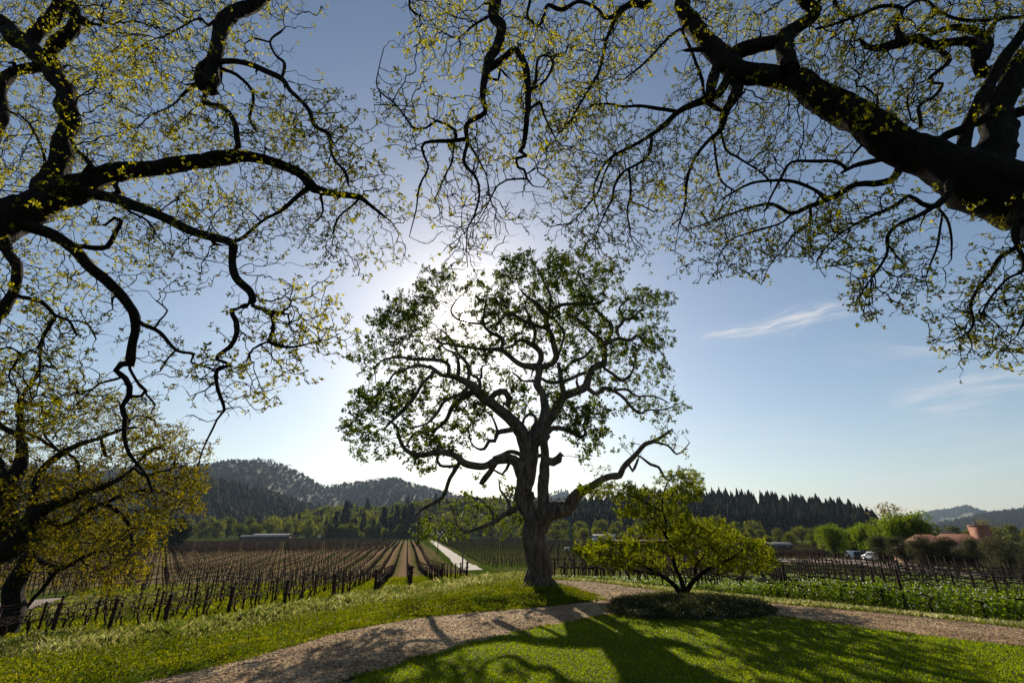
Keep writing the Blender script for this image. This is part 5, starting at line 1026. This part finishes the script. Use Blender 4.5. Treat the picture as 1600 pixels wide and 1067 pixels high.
s1, a1 = hill('hill', [(-500, 760), (-200, 742), (0, 730), (150, 732), (250, 725), (300, 729), (330, 726), (360, 722), (400, 719), (432, 722), (460, 735), (480, 748), (495, 757), (520, 759), (560, 755), (600, 750), (620, 748), (650, 759), (700, 771), (740, 779), (800, 785), (840, 780), (900, 783), (1000, 797), (1100, 815)], 2600, 1150, M['cane'], seed=1)
forest('hill_forest', s1, a1, 8000, -1, .08, 18, CT_, M['conifer'], 'dark conifers covering the tall far ridge at left', seed=1, wid=2.3)
forest('hill_forest', s1, a1, 9000, -1, .08, 17, PS_, M['hill_leaf'], 'rounded broadleaf trees mixed into the tall far ridge at left', seed=11, wid=1.3)
s1b = s1
s2, a2_ = hill('hill', [(-300, 770), (0, 760), (200, 758), (330, 754), (380, 768), (430, 781), (480, 796), (520, 808), (560, 816), (620, 826)], 1250, 420, M['cane'], seed=2)
forest('hill_forest', s2, a2_, 4500, -1, .08, 20, CT_, M['conifer'], 'shaded conifer forest on the lower spur before the far ridge', seed=2, wid=1.8)
forest('hill_forest', s2, a2_, 2600, -1, .08, 15, PS_, M['hill_leaf'], 'rounded trees among the conifers of the lower spur', seed=12, wid=1.3)
s3, a3_ = hill('hill', [(380, 830), (440, 822), (480, 808), (540, 796), (600, 797), (660, 791), (720, 785), (800, 787), (860, 791), (930, 790), (1000, 800), (1060, 808), (1120, 820), (1180, 830)], 820, 200, M['hillgrass'], seed=3)
forest('oak_wood', s3, a3_, 3600, -1, .15, 13, PT_, M['leaf_far'], 'rounded green oaks massed on the low hill behind the vineyard', 'wood', wid=1.15, seed=3)
forest('hill_conifers', s3, a3_, 260, -.9, .1, 24, CT_, M['conifer'], 'scattered dark conifers rising from the oak hill', 'conifers', wid=1., seed=33)
s4, a4_ = hill('hill', [(860, 815), (950, 800), (1020, 795), (1090, 792), (1150, 796), (1200, 801), (1250, 806), (1300, 811), (1345, 818), (1372, 826), (1390, 834)], 640, 110, M['cane'], seed=4)
forest('conifer_wood', s4, a4_, 2900, -.9, .35, 24, [cone_tree(8, 20 + i) for i in range(4)], M['conifer'], 'long dark conifer wood with a toothed skyline at right', 'wood', wid=.95, seed=4)
forest('oak_wood', s4, a4_, 900, -1, .1, 13, PS_, M['hill_leaf'], 'rounded darker trees mixed into the conifer wood at right', 'wood', wid=1.2, seed=14)
s5, a5_ = hill('hill', [(800, 800), (830, 782), (860, 772), (872, 768), (880, 765), (888, 769), (900, 774), (940, 785), (990, 805)], 4300, 900, M['cane'], nseg=80, seed=5)
forest('hill_forest', s5, a5_, 1600, -1, .05, 26, CT_, M['conifer'], 'small pointed far hill with dark trees behind the oak trunk', seed=5, wid=1.4)
s6, a6_ = hill('hill', [(1340, 826), (1400, 815), (1430, 807), (1455, 800), (1475, 797), (1490, 796), (1505, 791), (1512, 789), (1525, 794), (1550, 800), (1575, 796), (1600, 793), (1640, 789), (1750, 780), (1900, 790)], 7000, 2200, M['hillgrass'], seed=6)
forest('hill_forest', s6, a6_, 9000, -1, .05, 26, CT_, M['conifer'], 'tree patches on the grassy blue hills far off at right', seed=6, wid=2.2, noise_clear=.0022)
s7, a7_ = hill('hill', [(1420, 828), (1470, 820), (1500, 815), (1540, 807), (1570, 802), (1600, 797), (1640, 782), (1700, 772), (1850, 765), (2000, 780)], 3600, 1000, M['cane'], seed=7)
forest('hill_forest', s7, a7_, 5000, -1, .08, 24, CT_, M['conifer'], 'dark wooded hillside at the far right edge', seed=7, wid=1.5)
# ---------------------------------------------------------------- single trees
def crown_tree(h, w, leafmat, nl, leafsize, seed, trunk_h=.25, clumps=16, shape='round', wid=.7, solid=.55, barkmat=None, name='tree', stems=1):
    """a tree of its own: tapered trunk, limbs to each leaf clump, leaf faces through the crown volume"""
    r = np.random.default_rng(seed); g = G(); C_ = []
    for i in range(clumps):
        a = r.uniform(0, 6.28); zz = r.random(); rr = math.sqrt(r.random()) * (w / 2 - w * .12)
        if shape == 'cone': rr *= (1 - zz) ** .8 * 1.1
        elif shape == 'vase': rr *= .45 + .65 * zz
        else: rr *= math.sqrt(max(.12, 1 - (2 * zz - .9) ** 2 * .85))
        C_.append([math.cos(a) * rr, math.sin(a) * rr, h * (trunk_h + (1 - trunk_h) * (.10 + .82 * zz))])
    C_ = np.array(C_); tr = h * .022 + w * .012
    if shape == 'cone':
        g.tube([(0, 0, -.3), (0, 0, h * .5), (r.normal() * .05, 0, h * .97)], [tr, tr * .6, .03], 6)
    else:
        top = np.array([r.normal() * .05 * w, r.normal() * .05 * w, h * (trunk_h + .12)]); g.tube([(0, 0, -.3), (0, 0, .2), top * .55, top], [tr * 1.5, tr * 1.15, tr, tr * .8], 7)
        for c in C_:
            mid = (top + c) / 2 + r.normal(size=3) * w * .05 + [0, 0, -.03 * h]; g.tube([top * r.uniform(.7, 1.), mid, c], [tr * .45, tr * .26, tr * .1], 4, cap=False)
    k = r.integers(0, clumps, nl); d = unit(r.normal(size=(nl, 3))); cr = w * .17 * r.uniform(.7, 1.3, clumps)
    if shape == 'cone':
        zz = r.random(nl) ** 1.15; z = h * (trunk_h * .4 + (1 - trunk_h * .4) * zz); a = r.uniform(0, 6.28, nl)
        lay = .72 + .28 * np.sin(zz * 62 + np.sin(a * 3) * 2) ; rad = w / 2 * (1 - zz) ** .85 * r.uniform(.35, 1, nl) ** .5 * lay
        P = np.column_stack([np.cos(a) * rad, np.sin(a) * rad, z - rad * .25]); D = unit(np.column_stack([np.cos(a), np.sin(a), -.35 * np.ones(nl)]) + r.normal(size=(nl, 3)) * .35)
    else:
        P = C_[k] + d * (cr[k] * (solid + (1 - solid) * r.random(nl)))[:, None] * [1.1, 1.1, .75]; D = unit(d * .5 + r.normal(size=(nl, 3)) * .8)
    V, F = leaves(P, D, leafsize * r.uniform(.6, 1.4, nl), wid, .3)
    return g.arr(), (V, [F])
def tree_proto(kind, name, **kw):
    (tv, tf), (lv, lf) = crown_tree(**kw); root = thing(name, (0, 0, 0), 'x', 'tree')
    mk('trunk', tv, tf, M['twig'], root, True); mk('crown', lv, lf, kw['leafmat'], root); return root
protos = {}
used_proto = set()
def plant(key, name, pos, label, cat='tree', group=None, sc=1., scz=None):
    p = protos[key]
    if key in used_proto: o = copy_tree(p)
    else: o = p; used_proto.add(key)
    o.location = [float(v) for v in pos]; o.rotation_euler = (0, 0, rng.uniform(0, 6.28)); o.scale = (sc, sc, scz or sc); o.name = name
    tag(o, label, cat, group); return o
for i in range(4): protos['oak%d' % i] = tree_proto(0, 'oak_tree', h=16, w=19, leafmat=M['leaf_far'], nl=2600, leafsize=.95, seed=60 + i, trunk_h=.06, clumps=24)
for i in range(3): protos['con%d' % i] = tree_proto(0, 'conifer_tree', h=29, w=13.5, leafmat=M['conifer'], nl=3000, leafsize=1.5, seed=70 + i, trunk_h=.04, shape='cone', wid=.45)
for i in range(2): protos['fr%d' % i] = tree_proto(0, 'leafy_tree', h=7, w=8.5, leafmat=M['leaf_bright'], nl=9000, leafsize=.26, seed=80 + i, trunk_h=.16, clumps=30)
for i in range(3): protos['ol%d' % i] = tree_proto(0, 'olive_tree', h=5.2, w=5.4, leafmat=M['leaf_olive'], nl=12000, leafsize=.17, seed=90 + i, trunk_h=.10, clumps=24, wid=.4)
protos['bare0'] = tree_proto(0, 'oak_tree', h=19, w=22, leafmat=M['leaf_dry'], nl=900, leafsize=.7, seed=97, trunk_h=.18, clumps=34)
protos['dark0'] = tree_proto(0, 'dense_tree', h=19, w=17, leafmat=M['conifer'], nl=4200, leafsize=1.0, seed=98, trunk_h=.03, clumps=30)
def gp(px, Y): 
    d = ray(px, 830); x = d[0] / d[1] * Y; return np.array([x, Y, float(zt(x, Y))])
hue = {'oak': 'rounded green oak', 'con': 'tall dark conifer'}
tl = []
xs = list(np.arange(-60, 505, 27)) 
for i, x in enumerate(xs): tl.append((x + rng.uniform(-6, 6), 506 + rng.uniform(0, 26), 'oak', rng.uniform(.8, 1.15)))
for i, x in enumerate(np.arange(-40, 520, 33)): tl.append((x, 550 + rng.uniform(0, 25), 'oak', rng.uniform(1.15, 1.45)))
for x, s in ((508, .75), (522, .95), (536, 1.15), (553, .9), (566, 1.0), (583, .8), (598, 1.1), (608, .85), (618, 1.25), (630, 1.1), (641, 1.3), (655, .9), (668, .8)): tl.append((x, 530 + rng.uniform(-10, 20), 'con', s * rng.uniform(.8, 1.12)))
for x in (514, 530, 545, 575, 590, 612, 625, 648, 662): tl.append((x, 512 + rng.uniform(-4, 10), 'oak', rng.uniform(.6, .95)))
for x in np.arange(530, 870, 24): tl.append((x + rng.uniform(-5, 5), 508 + rng.uniform(0, 12), 'oak', rng.uniform(.6, .95)))
for x in np.arange(520, 900, 30): tl.append((x + rng.uniform(-5, 5), 560 + rng.uniform(0, 30), 'oak', rng.uniform(1.2, 1.5)))
for x in np.arange(868, 1110, 23): tl.append((x + rng.uniform(-5, 5), 385 + rng.uniform(0, 20), 'oak', rng.uniform(.55, .8)))
for x in np.arange(880, 1200, 30): tl.append((x + rng.uniform(-5, 5), 440 + rng.uniform(0, 30), 'oak', rng.uniform(.85, 1.15)))
for x in np.arange(1090, 1440, 20): tl.append((x + rng.uniform(-5, 5), 330 + rng.uniform(0, 40), 'oak', rng.uniform(.45, .66)))
for x in np.arange(1130, 1400, 33): tl.append((x + rng.uniform(-5, 5), 250 + rng.uniform(0, 20), 'oak', rng.uniform(.32, .42)))
for x in np.arange(1380, 1700, 22): tl.append((x + rng.uniform(-5, 5), 300 + rng.uniform(0, 60), 'oak', rng.uniform(.5, .75)))
def nth(n): return '%d%s' % (n, {1: 'st', 2: 'nd', 3: 'rd'}.get(n % 10 if n // 10 % 10 != 1 else 0, 'th'))
cnts = {}
for x, Y, k, s in sorted(tl):
    key = k + str(int(rng.integers(0, 4 if k == 'oak' else 3))); p = gp(x, Y)
    lay = 'front' if (Y < 521 and x < 870) or (Y < 410 and 868 <= x < 1100) or Y < 275 else 'back'
    cnts[k, lay] = cnts.get((k, lay), 0) + 1
    plant(key, 'oak_tree' if k == 'oak' else 'conifer_tree', p, '%s in the %s of the tree belt, %s from the left' % (hue[k], lay, nth(cnts[k, lay])), 'tree', 'trees of the belt round the valley', s, s * rng.uniform(.9, 1.1))
plant('dark0', 'dense_tree', gp(283, 235) , 'dense black green tree at the end of the clipped hedge', 'tree', sc=.62, scz=.72)
plant('dark0', 'dense_tree', gp(262, 260), 'second dense dark tree beside the hedge end, partly behind golden leaves', 'tree', sc=.7, scz=.6)
plant('dark0', 'dense_tree', gp(180, 300), 'broad dark tree behind the hedge at left', 'tree', sc=.8, scz=.55)
plant('bare0', 'oak_tree', gp(1540, 185), 'nearly bare spreading tree at right before the far hills', 'tree', sc=.62)
plant('bare0', 'oak_tree', gp(1400, 165), 'budding brown topped tree rising behind the bright young trees', 'tree', sc=.95, scz=.85)
for i, (px, Y_, s, scz) in enumerate([(1296, 118, .98, 1.05), (1322, 128, .85, .9), (1350, 122, .95, 1.1), (1378, 112, 1.0, 1.2), (1408, 104, 1.1, 1.35), (1440, 100, 1.0, 1.35)]):
    plant('fr%d' % (i % 2), 'leafy_tree', gp(px, Y_), 'bright yellow green young tree beside the car park road, %s from the left' % nth(i + 1), 'tree', 'bright young trees by the car park', s * 1.0, scz * .95)
for i, (px, py) in enumerate([(1382, 881), (1418, 884), (1453, 888), (1492, 891), (1530, 895), (1578, 902), (1640, 910), (1700, 918)]):
    plant('ol%d' % (i % 3), 'olive_tree', hit(px, py), 'grey green olive tree in the row before the red roofs, %s from the left' % ('1st', '2nd', '3rd', '4th', '5th', '6th', '7th', '8th')[i], 'tree', 'olive trees along the access road', rng.uniform(.78, .9), rng.uniform(.68, .78))
for i, (px, py) in enumerate([(1560, 884), (1600, 884), (1640, 888)]):
    plant('ol%d' % (i % 3), 'olive_tree', hit(px, py), 'olive tree in the second row behind the first, %s from the left' % ('1st', '2nd', '3rd')[i], 'tree', 'olive trees behind the row', rng.uniform(.9, 1.0), .85)
# clipped hedge
hb = [gp(205, 232), gp(281, 232)]; n = 14000; tt = rng.random(n); q = rng.uniform(-1, 1, (n, 3)); ax = rng.integers(0, 3, n); q[np.arange(n), ax] = np.sign(q[np.arange(n), ax])
P = np.array(hb[0])[None] + (np.array(hb[1]) - hb[0])[None] * ((q[:, :1] + 1) / 2) + np.column_stack([np.zeros(n), q[:, 1] * 1.0, 1.25 + q[:, 2] * 1.25])
V, F = leaves(P, unit(rng.normal(size=(n, 3)) + [0, 0, .3]), np.full(n, .4), .7); hg = mk('hedge', V, [F], M['leaf_far']); tag(hg, 'long clipped green hedge at the far edge of the left field', 'hedge')
# ---------------------------------------------------------------- buildings
def gable(root, c, L, Wd, H, pitch, wall, roof, rz, over=.6, hip=0., wparts=True, name='roof'):
    """box walls and a two sided roof, local to root"""
    g = G().box((c[0], c[1], c[2] + H / 2 - .3), (L, Wd, H + .6), 0); o = g.make('wall', wall, root)
    h = Wd / 2 * pitch; a = L / 2 + over; b = Wd / 2 + over; zo = -over * pitch; V = []
    for zz in (0, .18):
        V += [(-a, -b, zo + zz), (a, -b, zo + zz), (a, b, zo + zz), (-a, b, zo + zz), (-a + hip, 0, h + zz), (a - hip, 0, h + zz)]
    V = np.array(V) + [c[0], c[1], c[2] + H + .02]
    Q = [[6, 7, 11, 10], [8, 9, 10, 11], [1, 0, 4, 5], [3, 2, 5, 4], [0, 1, 7, 6], [2, 3, 9, 8]]; T_ = []
    if hip: T_ = [[7, 8, 11], [9, 6, 10], [2, 1, 5], [0, 3, 4]]; Q += [[1, 2, 8, 7], [3, 0, 6, 9]]
    else: Q += [[1, 5, 11, 7], [5, 2, 8, 11], [3, 4, 10, 9], [4, 0, 6, 10]]
    g = G().add(V, Q, T_); ro = g.make(name, roof, root)
    if not hip:
        g = G()
        for s_ in (-1, 1):
            x = c[0] + s_ * (L / 2 - .02); g.add(np.array([(x, c[1] - Wd / 2, c[2] + H - .02), (x, c[1] + Wd / 2, c[2] + H - .02), (x, c[1], c[2] + H + h - .02)]), (), [[0, 1, 2]])
        g.make('gable_end', wall, root)
    return ro
def openings(root, c, L, Wd, n, H, kind='window', size=(1.2, 1.2), zc=1.6):
    for i in range(n):
        x = c[0] - L / 2 + L * (i + .5) / n
        f = G().box((x, c[1] - Wd / 2 - .03, c[2] + zc), (size[0], .06, size[1])).make(kind, M['white'], root)
        G().box((x, c[1] - Wd / 2 - .07, c[2] + zc), (size[0] - .16, .03, size[1] - .16)).make('pane', M['glass'], f)
# red roofed winery behind the olives
def px_w(x0, x1, Y): return abs(ray(x1, 830)[0] / ray(x1, 830)[1] - ray(x0, 830)[0] / ray(x0, 830)[1]) * Y
Yw = 88.; b0 = gp(1468, Yw); zr = at(1468, 835.5, Yw)[2]
wr = thing('winery_building', (b0[0], b0[1], b0[2]), 'long stucco building with pale red tiled hip roofs behind the olive trees', 'building')
Lw = px_w(1415, 1467, Yw); gable(wr, (-px_w(1441, 1468, Yw), 0, 0), Lw, 9, zr - b0[2] - 2.6, .55, M['stucco'], M['tile'], 0, hip=2.2)
Lw2 = px_w(1470, 1522, Yw); gable(wr, (px_w(1468, 1496, Yw), 1.0, 0), Lw2, 9, zr - b0[2] - 2.5, .55, M['stucco'], M['tile'], 0, hip=1.2)
openings(wr, (-px_w(1441, 1468, Yw), 0, 0), Lw, 9, 4, 3, size=(1.3, 1.3)); openings(wr, (px_w(1468, 1496, Yw), 1., 0), Lw2, 9, 4, 3, 'window', (1.3, 1.6))
Yd = 112.; b1 = gp(1464, Yd); wd = thing('winery_building', b1, 'dark roofed building rising behind the red tiled roofs', 'building')
gable(wd, (0, 0, 0), px_w(1433, 1492, Yd), 11, at(1464, 825, Yd)[2] - b1[2] - 3.2, .5, M['stucco'], M['darkroof'], 0, hip=3.0); openings(wd, (0, 0, 0), px_w(1433, 1492, Yd), 11, 5, 3)
Yt = 92.; b2 = gp(1531, Yt); th_ = at(1531, 821, Yt)[2] - b2[2]; wt_ = thing('chimney_tower', b2, 'tall terracotta faced chimney tower with a slanting side beside the red roofs', 'tower')
g = G().box((0, 0, th_ / 2 - .3), (1.7, 2.6, th_ + .6)); g.make('shaft', M['tile'], wt_)
g = G().box((0, 0, th_ + .05), (1.8, 2.7, .14)); g.make('cap', M['stucco'], wt_); G().tube([(-.3, 0, th_ + .1), (-.35, 0, th_ + 1.3)], .09, 6).make('flue', M['pole'], wt_)
G().box((-1.6, 0, th_ * .55), (2.2, .25, .35)).make('beam', M['darkroof'], wt_)
Yr = 150.; b3 = gp(1367, Yr); w3_ = thing('winery_building', b3, 'low red roofed building half hidden behind the bright young trees', 'building')
gable(w3_, (0, 0, 0), px_w(1345, 1392, Yr), 8, at(1360, 831, Yr)[2] - b3[2] - 1.9, .45, M['stucco'], M['tile'], 0); openings(w3_, (0, 0, 0), px_w(1345, 1392, Yr), 8, 4, 3)
# barn at left, house and long roof behind the maple
bn = gp(427, 470); b = thing('barn', bn, 'low dark red barn with a pale tin roof before the woods at left', 'barn')
gable(b, (0, 0, 0), px_w(400, 453, 470), 14, 2.6, .30, M['barnwood'], M['tin'], 0, over=1.2); openings(b, (0, 0, 0), px_w(400, 453, 470), 14, 5, 3, 'door', (2.6, 2.2), 1.2)
bs = gp(388, 478); b = thing('shed', bs, 'small dark shed with a pale roof left of the barn', 'shed'); gable(b, (0, 0, 0), px_w(381, 396, 478), 8, 2.2, .25, M['barnwood'], M['tin'], 0, over=.8); openings(b, (0, 0, 0), 8, 8, 1, 3, 'door', (2.4, 2.), 1.1)
bh = gp(943, 372); b = thing('house', bh, 'small white house among the trees behind the oak and maple', 'house'); gable(b, (0, 0, 0), 16, 9, 3.2, .4, M['white'], M['tin'], .2, over=.6); openings(b, (0, 0, 0), 16, 9, 5, 3)
G().box((3, 1, 5.6), (.9, .9, 2.4)).make('chimney', M['stucco'], b)
b4 = gp(1000, 300); b = thing('long_shed', b4, 'long low shed with a pale roof seen through the maple', 'shed'); gable(b, (0, 0, 0), px_w(958, 1048, 300), 8, 1.7, .15, M['barnwood'], M['tile'], 0, over=.5); openings(b, (0, 0, 0), px_w(958, 1048, 300), 8, 8, 3, 'door', (2, 1.4), .8)
b5 = gp(1212, 215); b = thing('shed', b5, 'small grey roofed shed beyond the plot right of the maple', 'shed'); gable(b, (0, 0, 0), 9, 5, 2.0, .3, M['barnwood'], M['tin'], 0); openings(b, (0, 0, 0), 9, 5, 2, 3, 'window', (1, .8), 1.2)
# ---------------------------------------------------------------- wind machines, poles, cars
for i, (px, py, h, lab) in enumerate([(892.5, 861, 10.2, 'green steel wind machine mast with a white engine box right of the oak trunk'), (789.5, 843.5, 11.5, 'farther green wind machine mast left of the oak trunk')]):
    p = hit(px, py); r_ = thing('wind_machine', p, lab, 'wind machine'); G().tube([(0, 0, -.2), (0, 0, h)], .24, 8).make('mast', M['green_metal'], r_)
    G().box((-1.6, 0, .75), (1.7, 1.2, 1.2)).box((-1.6, 0, 1.42), (1.2, 1., .14)).make('engine_box', M['white'], r_); G().box((0, 0, h + .15), (.5, .9, .4)).make('gearbox', M['green_metal'], r_)
    G().box((0, -.55, h + .15), (.12, .06, 5.2), 0, .12).box((0, -.55, h + .15), (.3, .16, .3)).make('propeller', M['green_metal'], r_)
    G().box((.2, 0, .1), (2.2, 2.2, .3)).make('concrete_base', M['darkroof'], r_)
pol = [(722.5, 887), (683.5, 866), (667.3, 851), (655.2, 843)]
tops = []
for i, (px, py) in enumerate(pol):
    p = hit(px, py); h = 7.5; r_ = thing('utility_pole', p, 'wooden utility pole beside the pale farm lane, %s' % ('nearest of the line', 'second of the line', 'third of the line', 'farthest of the line')[i], 'utility pole', 'utility poles along the farm lane')
    G().tube([(0, 0, -.3), (0, 0, h)], np.array([.16, .11]), 8).make('pole', M['pole'], r_); G().box((0, 0, h - .5), (2.2, .12, .14)).make('crossarm', M['pole'], r_)
    for s_ in (-.95, -.4, .4, .95): G().tube([(s_, 0, h - .43), (s_, 0, h - .36), (s_, 0, h - .26)], np.array([.03, .06, .04]), 6).make('insulator', M['glass'], r_)
    tops.append(p + [0, 0, h - .26])
for s_ in (-.95, .95):
    for a, b in zip(tops[:-1], tops[1:]):
        t_ = np.linspace(0, 1, 12)[:, None]; P = a + (b - a) * t_ + np.column_stack([np.full(12, s_), np.zeros(12), -1.2 * 4 * t_[:, 0] * (1 - t_[:, 0])])
        o = G().tube(P, .015, 4, cap=False).make('power_line', M['hose']); tag(o, 'thin sagging power line on the %s side between two lane poles, %d metres off' % ('left' if s_ < 0 else 'right', int(a[1])), 'cable', 'power lines along the lane')
gp_ = hit(693, 886)
def car(pos, rz, paint, label, cat, van=False):
    r_ = thing('parked_car', pos, label, cat, 'cars parked by the olive trees', rz); prof = [(-2.3, .35), (-2.32, .8), (-2.2, 1.0), (-1.95, 1.62), (-1.2, 1.74), (.35, 1.70), (1.0, 1.12), (2.1, .92), (2.32, .7), (2.3, .35)] if not van else [(-2.6, .4), (-2.65, 1.1), (-.9, 1.1), (-.8, 1.85), (.6, 1.85), (1.2, 1.2), (2.4, 1.08), (2.6, .8), (2.6, .4)]
    n = len(prof); V = []
    for s_, ins in ((-.92, 1), (-.80, 0), (.80, 0), (.92, 1)): pass
    for y in (-.9, .9): V += [(x, y * (.86 if z > 1.3 else 1), z) for x, z in prof]
    Q = [[i, (i + 1) % n, n + (i + 1) % n, n + i] for i in range(n)]; g = G().add(V, Q); me_v, me_f = g.arr()
    bm_faces = [list(range(n))[::-1], [n + i for i in range(n)]]
    me = bpy.data.meshes.new('body'); me.from_pydata([tuple(v) for v in me_v], [], [list(map(int, f)) for f in me_f[0]] + bm_faces); me.materials.append(paint); o = bpy.data.objects.new('body', me); C.objects.link(o); o.parent = r_
    bv = o.modifiers.new('bevel', 'BEVEL'); bv.width = .06; bv.segments = 2
    g = G()
    for s_ in (-1, 1):
        y = s_ * .86; y2 = s_ * .80
        pts_ = [(-1.9, y + s_ * .03, 1.08), (.75, y + s_ * .03, 1.08), (.28, y2 + s_ * .02, 1.58), (-1.75, y2 + s_ * .02, 1.58)] if not van else [(-.7, y + s_ * .04, 1.2), (.95, y + s_ * .04, 1.25), (.5, y2 + s_ * .02, 1.72), (-.65, y2 + s_ * .02, 1.72)]
        g.add(pts_, [[0, 1, 2, 3] if s_ < 0 else [3, 2, 1, 0]])
    g.make('side_window', M['glass'], r_)
    xs_ = (.42, 1.0, 1.66, 1.16) if not van else (.66, 1.24, 1.82, 1.24)
    G().add([(xs_[1] + .03, -.72, xs_[3]), (xs_[1] + .03, .72, xs_[3]), (xs_[0] + .03, .66, xs_[2]), (xs_[0] + .03, -.66, xs_[2])], [[0, 1, 2, 3]]).make('windscreen', M['glass'], r_)
    for x in (-1.45, 1.5):
        for s_ in (-1, 1):
            t_ = G().tube([(x, s_ * .70, .34), (x, s_ * .93, .34)], .34, 14).make('wheel', M['rubber'], r_); G().tube([(x, s_ * .93, .34), (x, s_ * .95, .34)], .19, 10).make('rim', M['rim'], t_)
    for s_ in (-1, 1): G().box((prof[-1][0] - .02, s_ * .62, .72), (.06, .34, .14)).make('headlight', M['white'], r_)
    for s_ in (-1, 1): G().box((prof[0][0] + .0, s_ * .70, .85), (.06, .18, .24)).make('tail_light', M['car_red'], r_)
    return r_
car(gp(1320, 112), 1.15, M['car_white'], 'white station wagon parked nearest the young trees', 'car')
car(gp(1332, 111), 1.0, M['car_dark'], 'dark car parked between the white car and the olive trees', 'car')
car(gp(1342, 110), 1.05, M['car_red'], 'maroon pickup truck parked against the first olive tree', 'truck', True)
car(gp(1353, 104), 1.6, M['car_white'], 'white car half hidden by the first olive tree', 'car')
# ---------------------------------------------------------------- haze over the valley
g = G().box((0, 3900, 350), (22000, 11600, 720)); hz = g.make('haze', M['glass']); hz.data.materials.clear()
m = mat('haze'); t = m.node_tree; o_ = N(t, 'ShaderNodeOutputMaterial'); v = N(t, 'ShaderNodeVolumePrincipled'); v.inputs['Density'].default_value = HAZE
v.inputs['Color'].default_value = (.55, .70, .95, 1); v.inputs['Anisotropy'].default_value = 0.2; t.links.new(v.outputs[0], o_.inputs['Volume']); hz.data.materials.append(m)
tag(hz, 'thin blue haze over the valley', 'haze', kind='stuff')
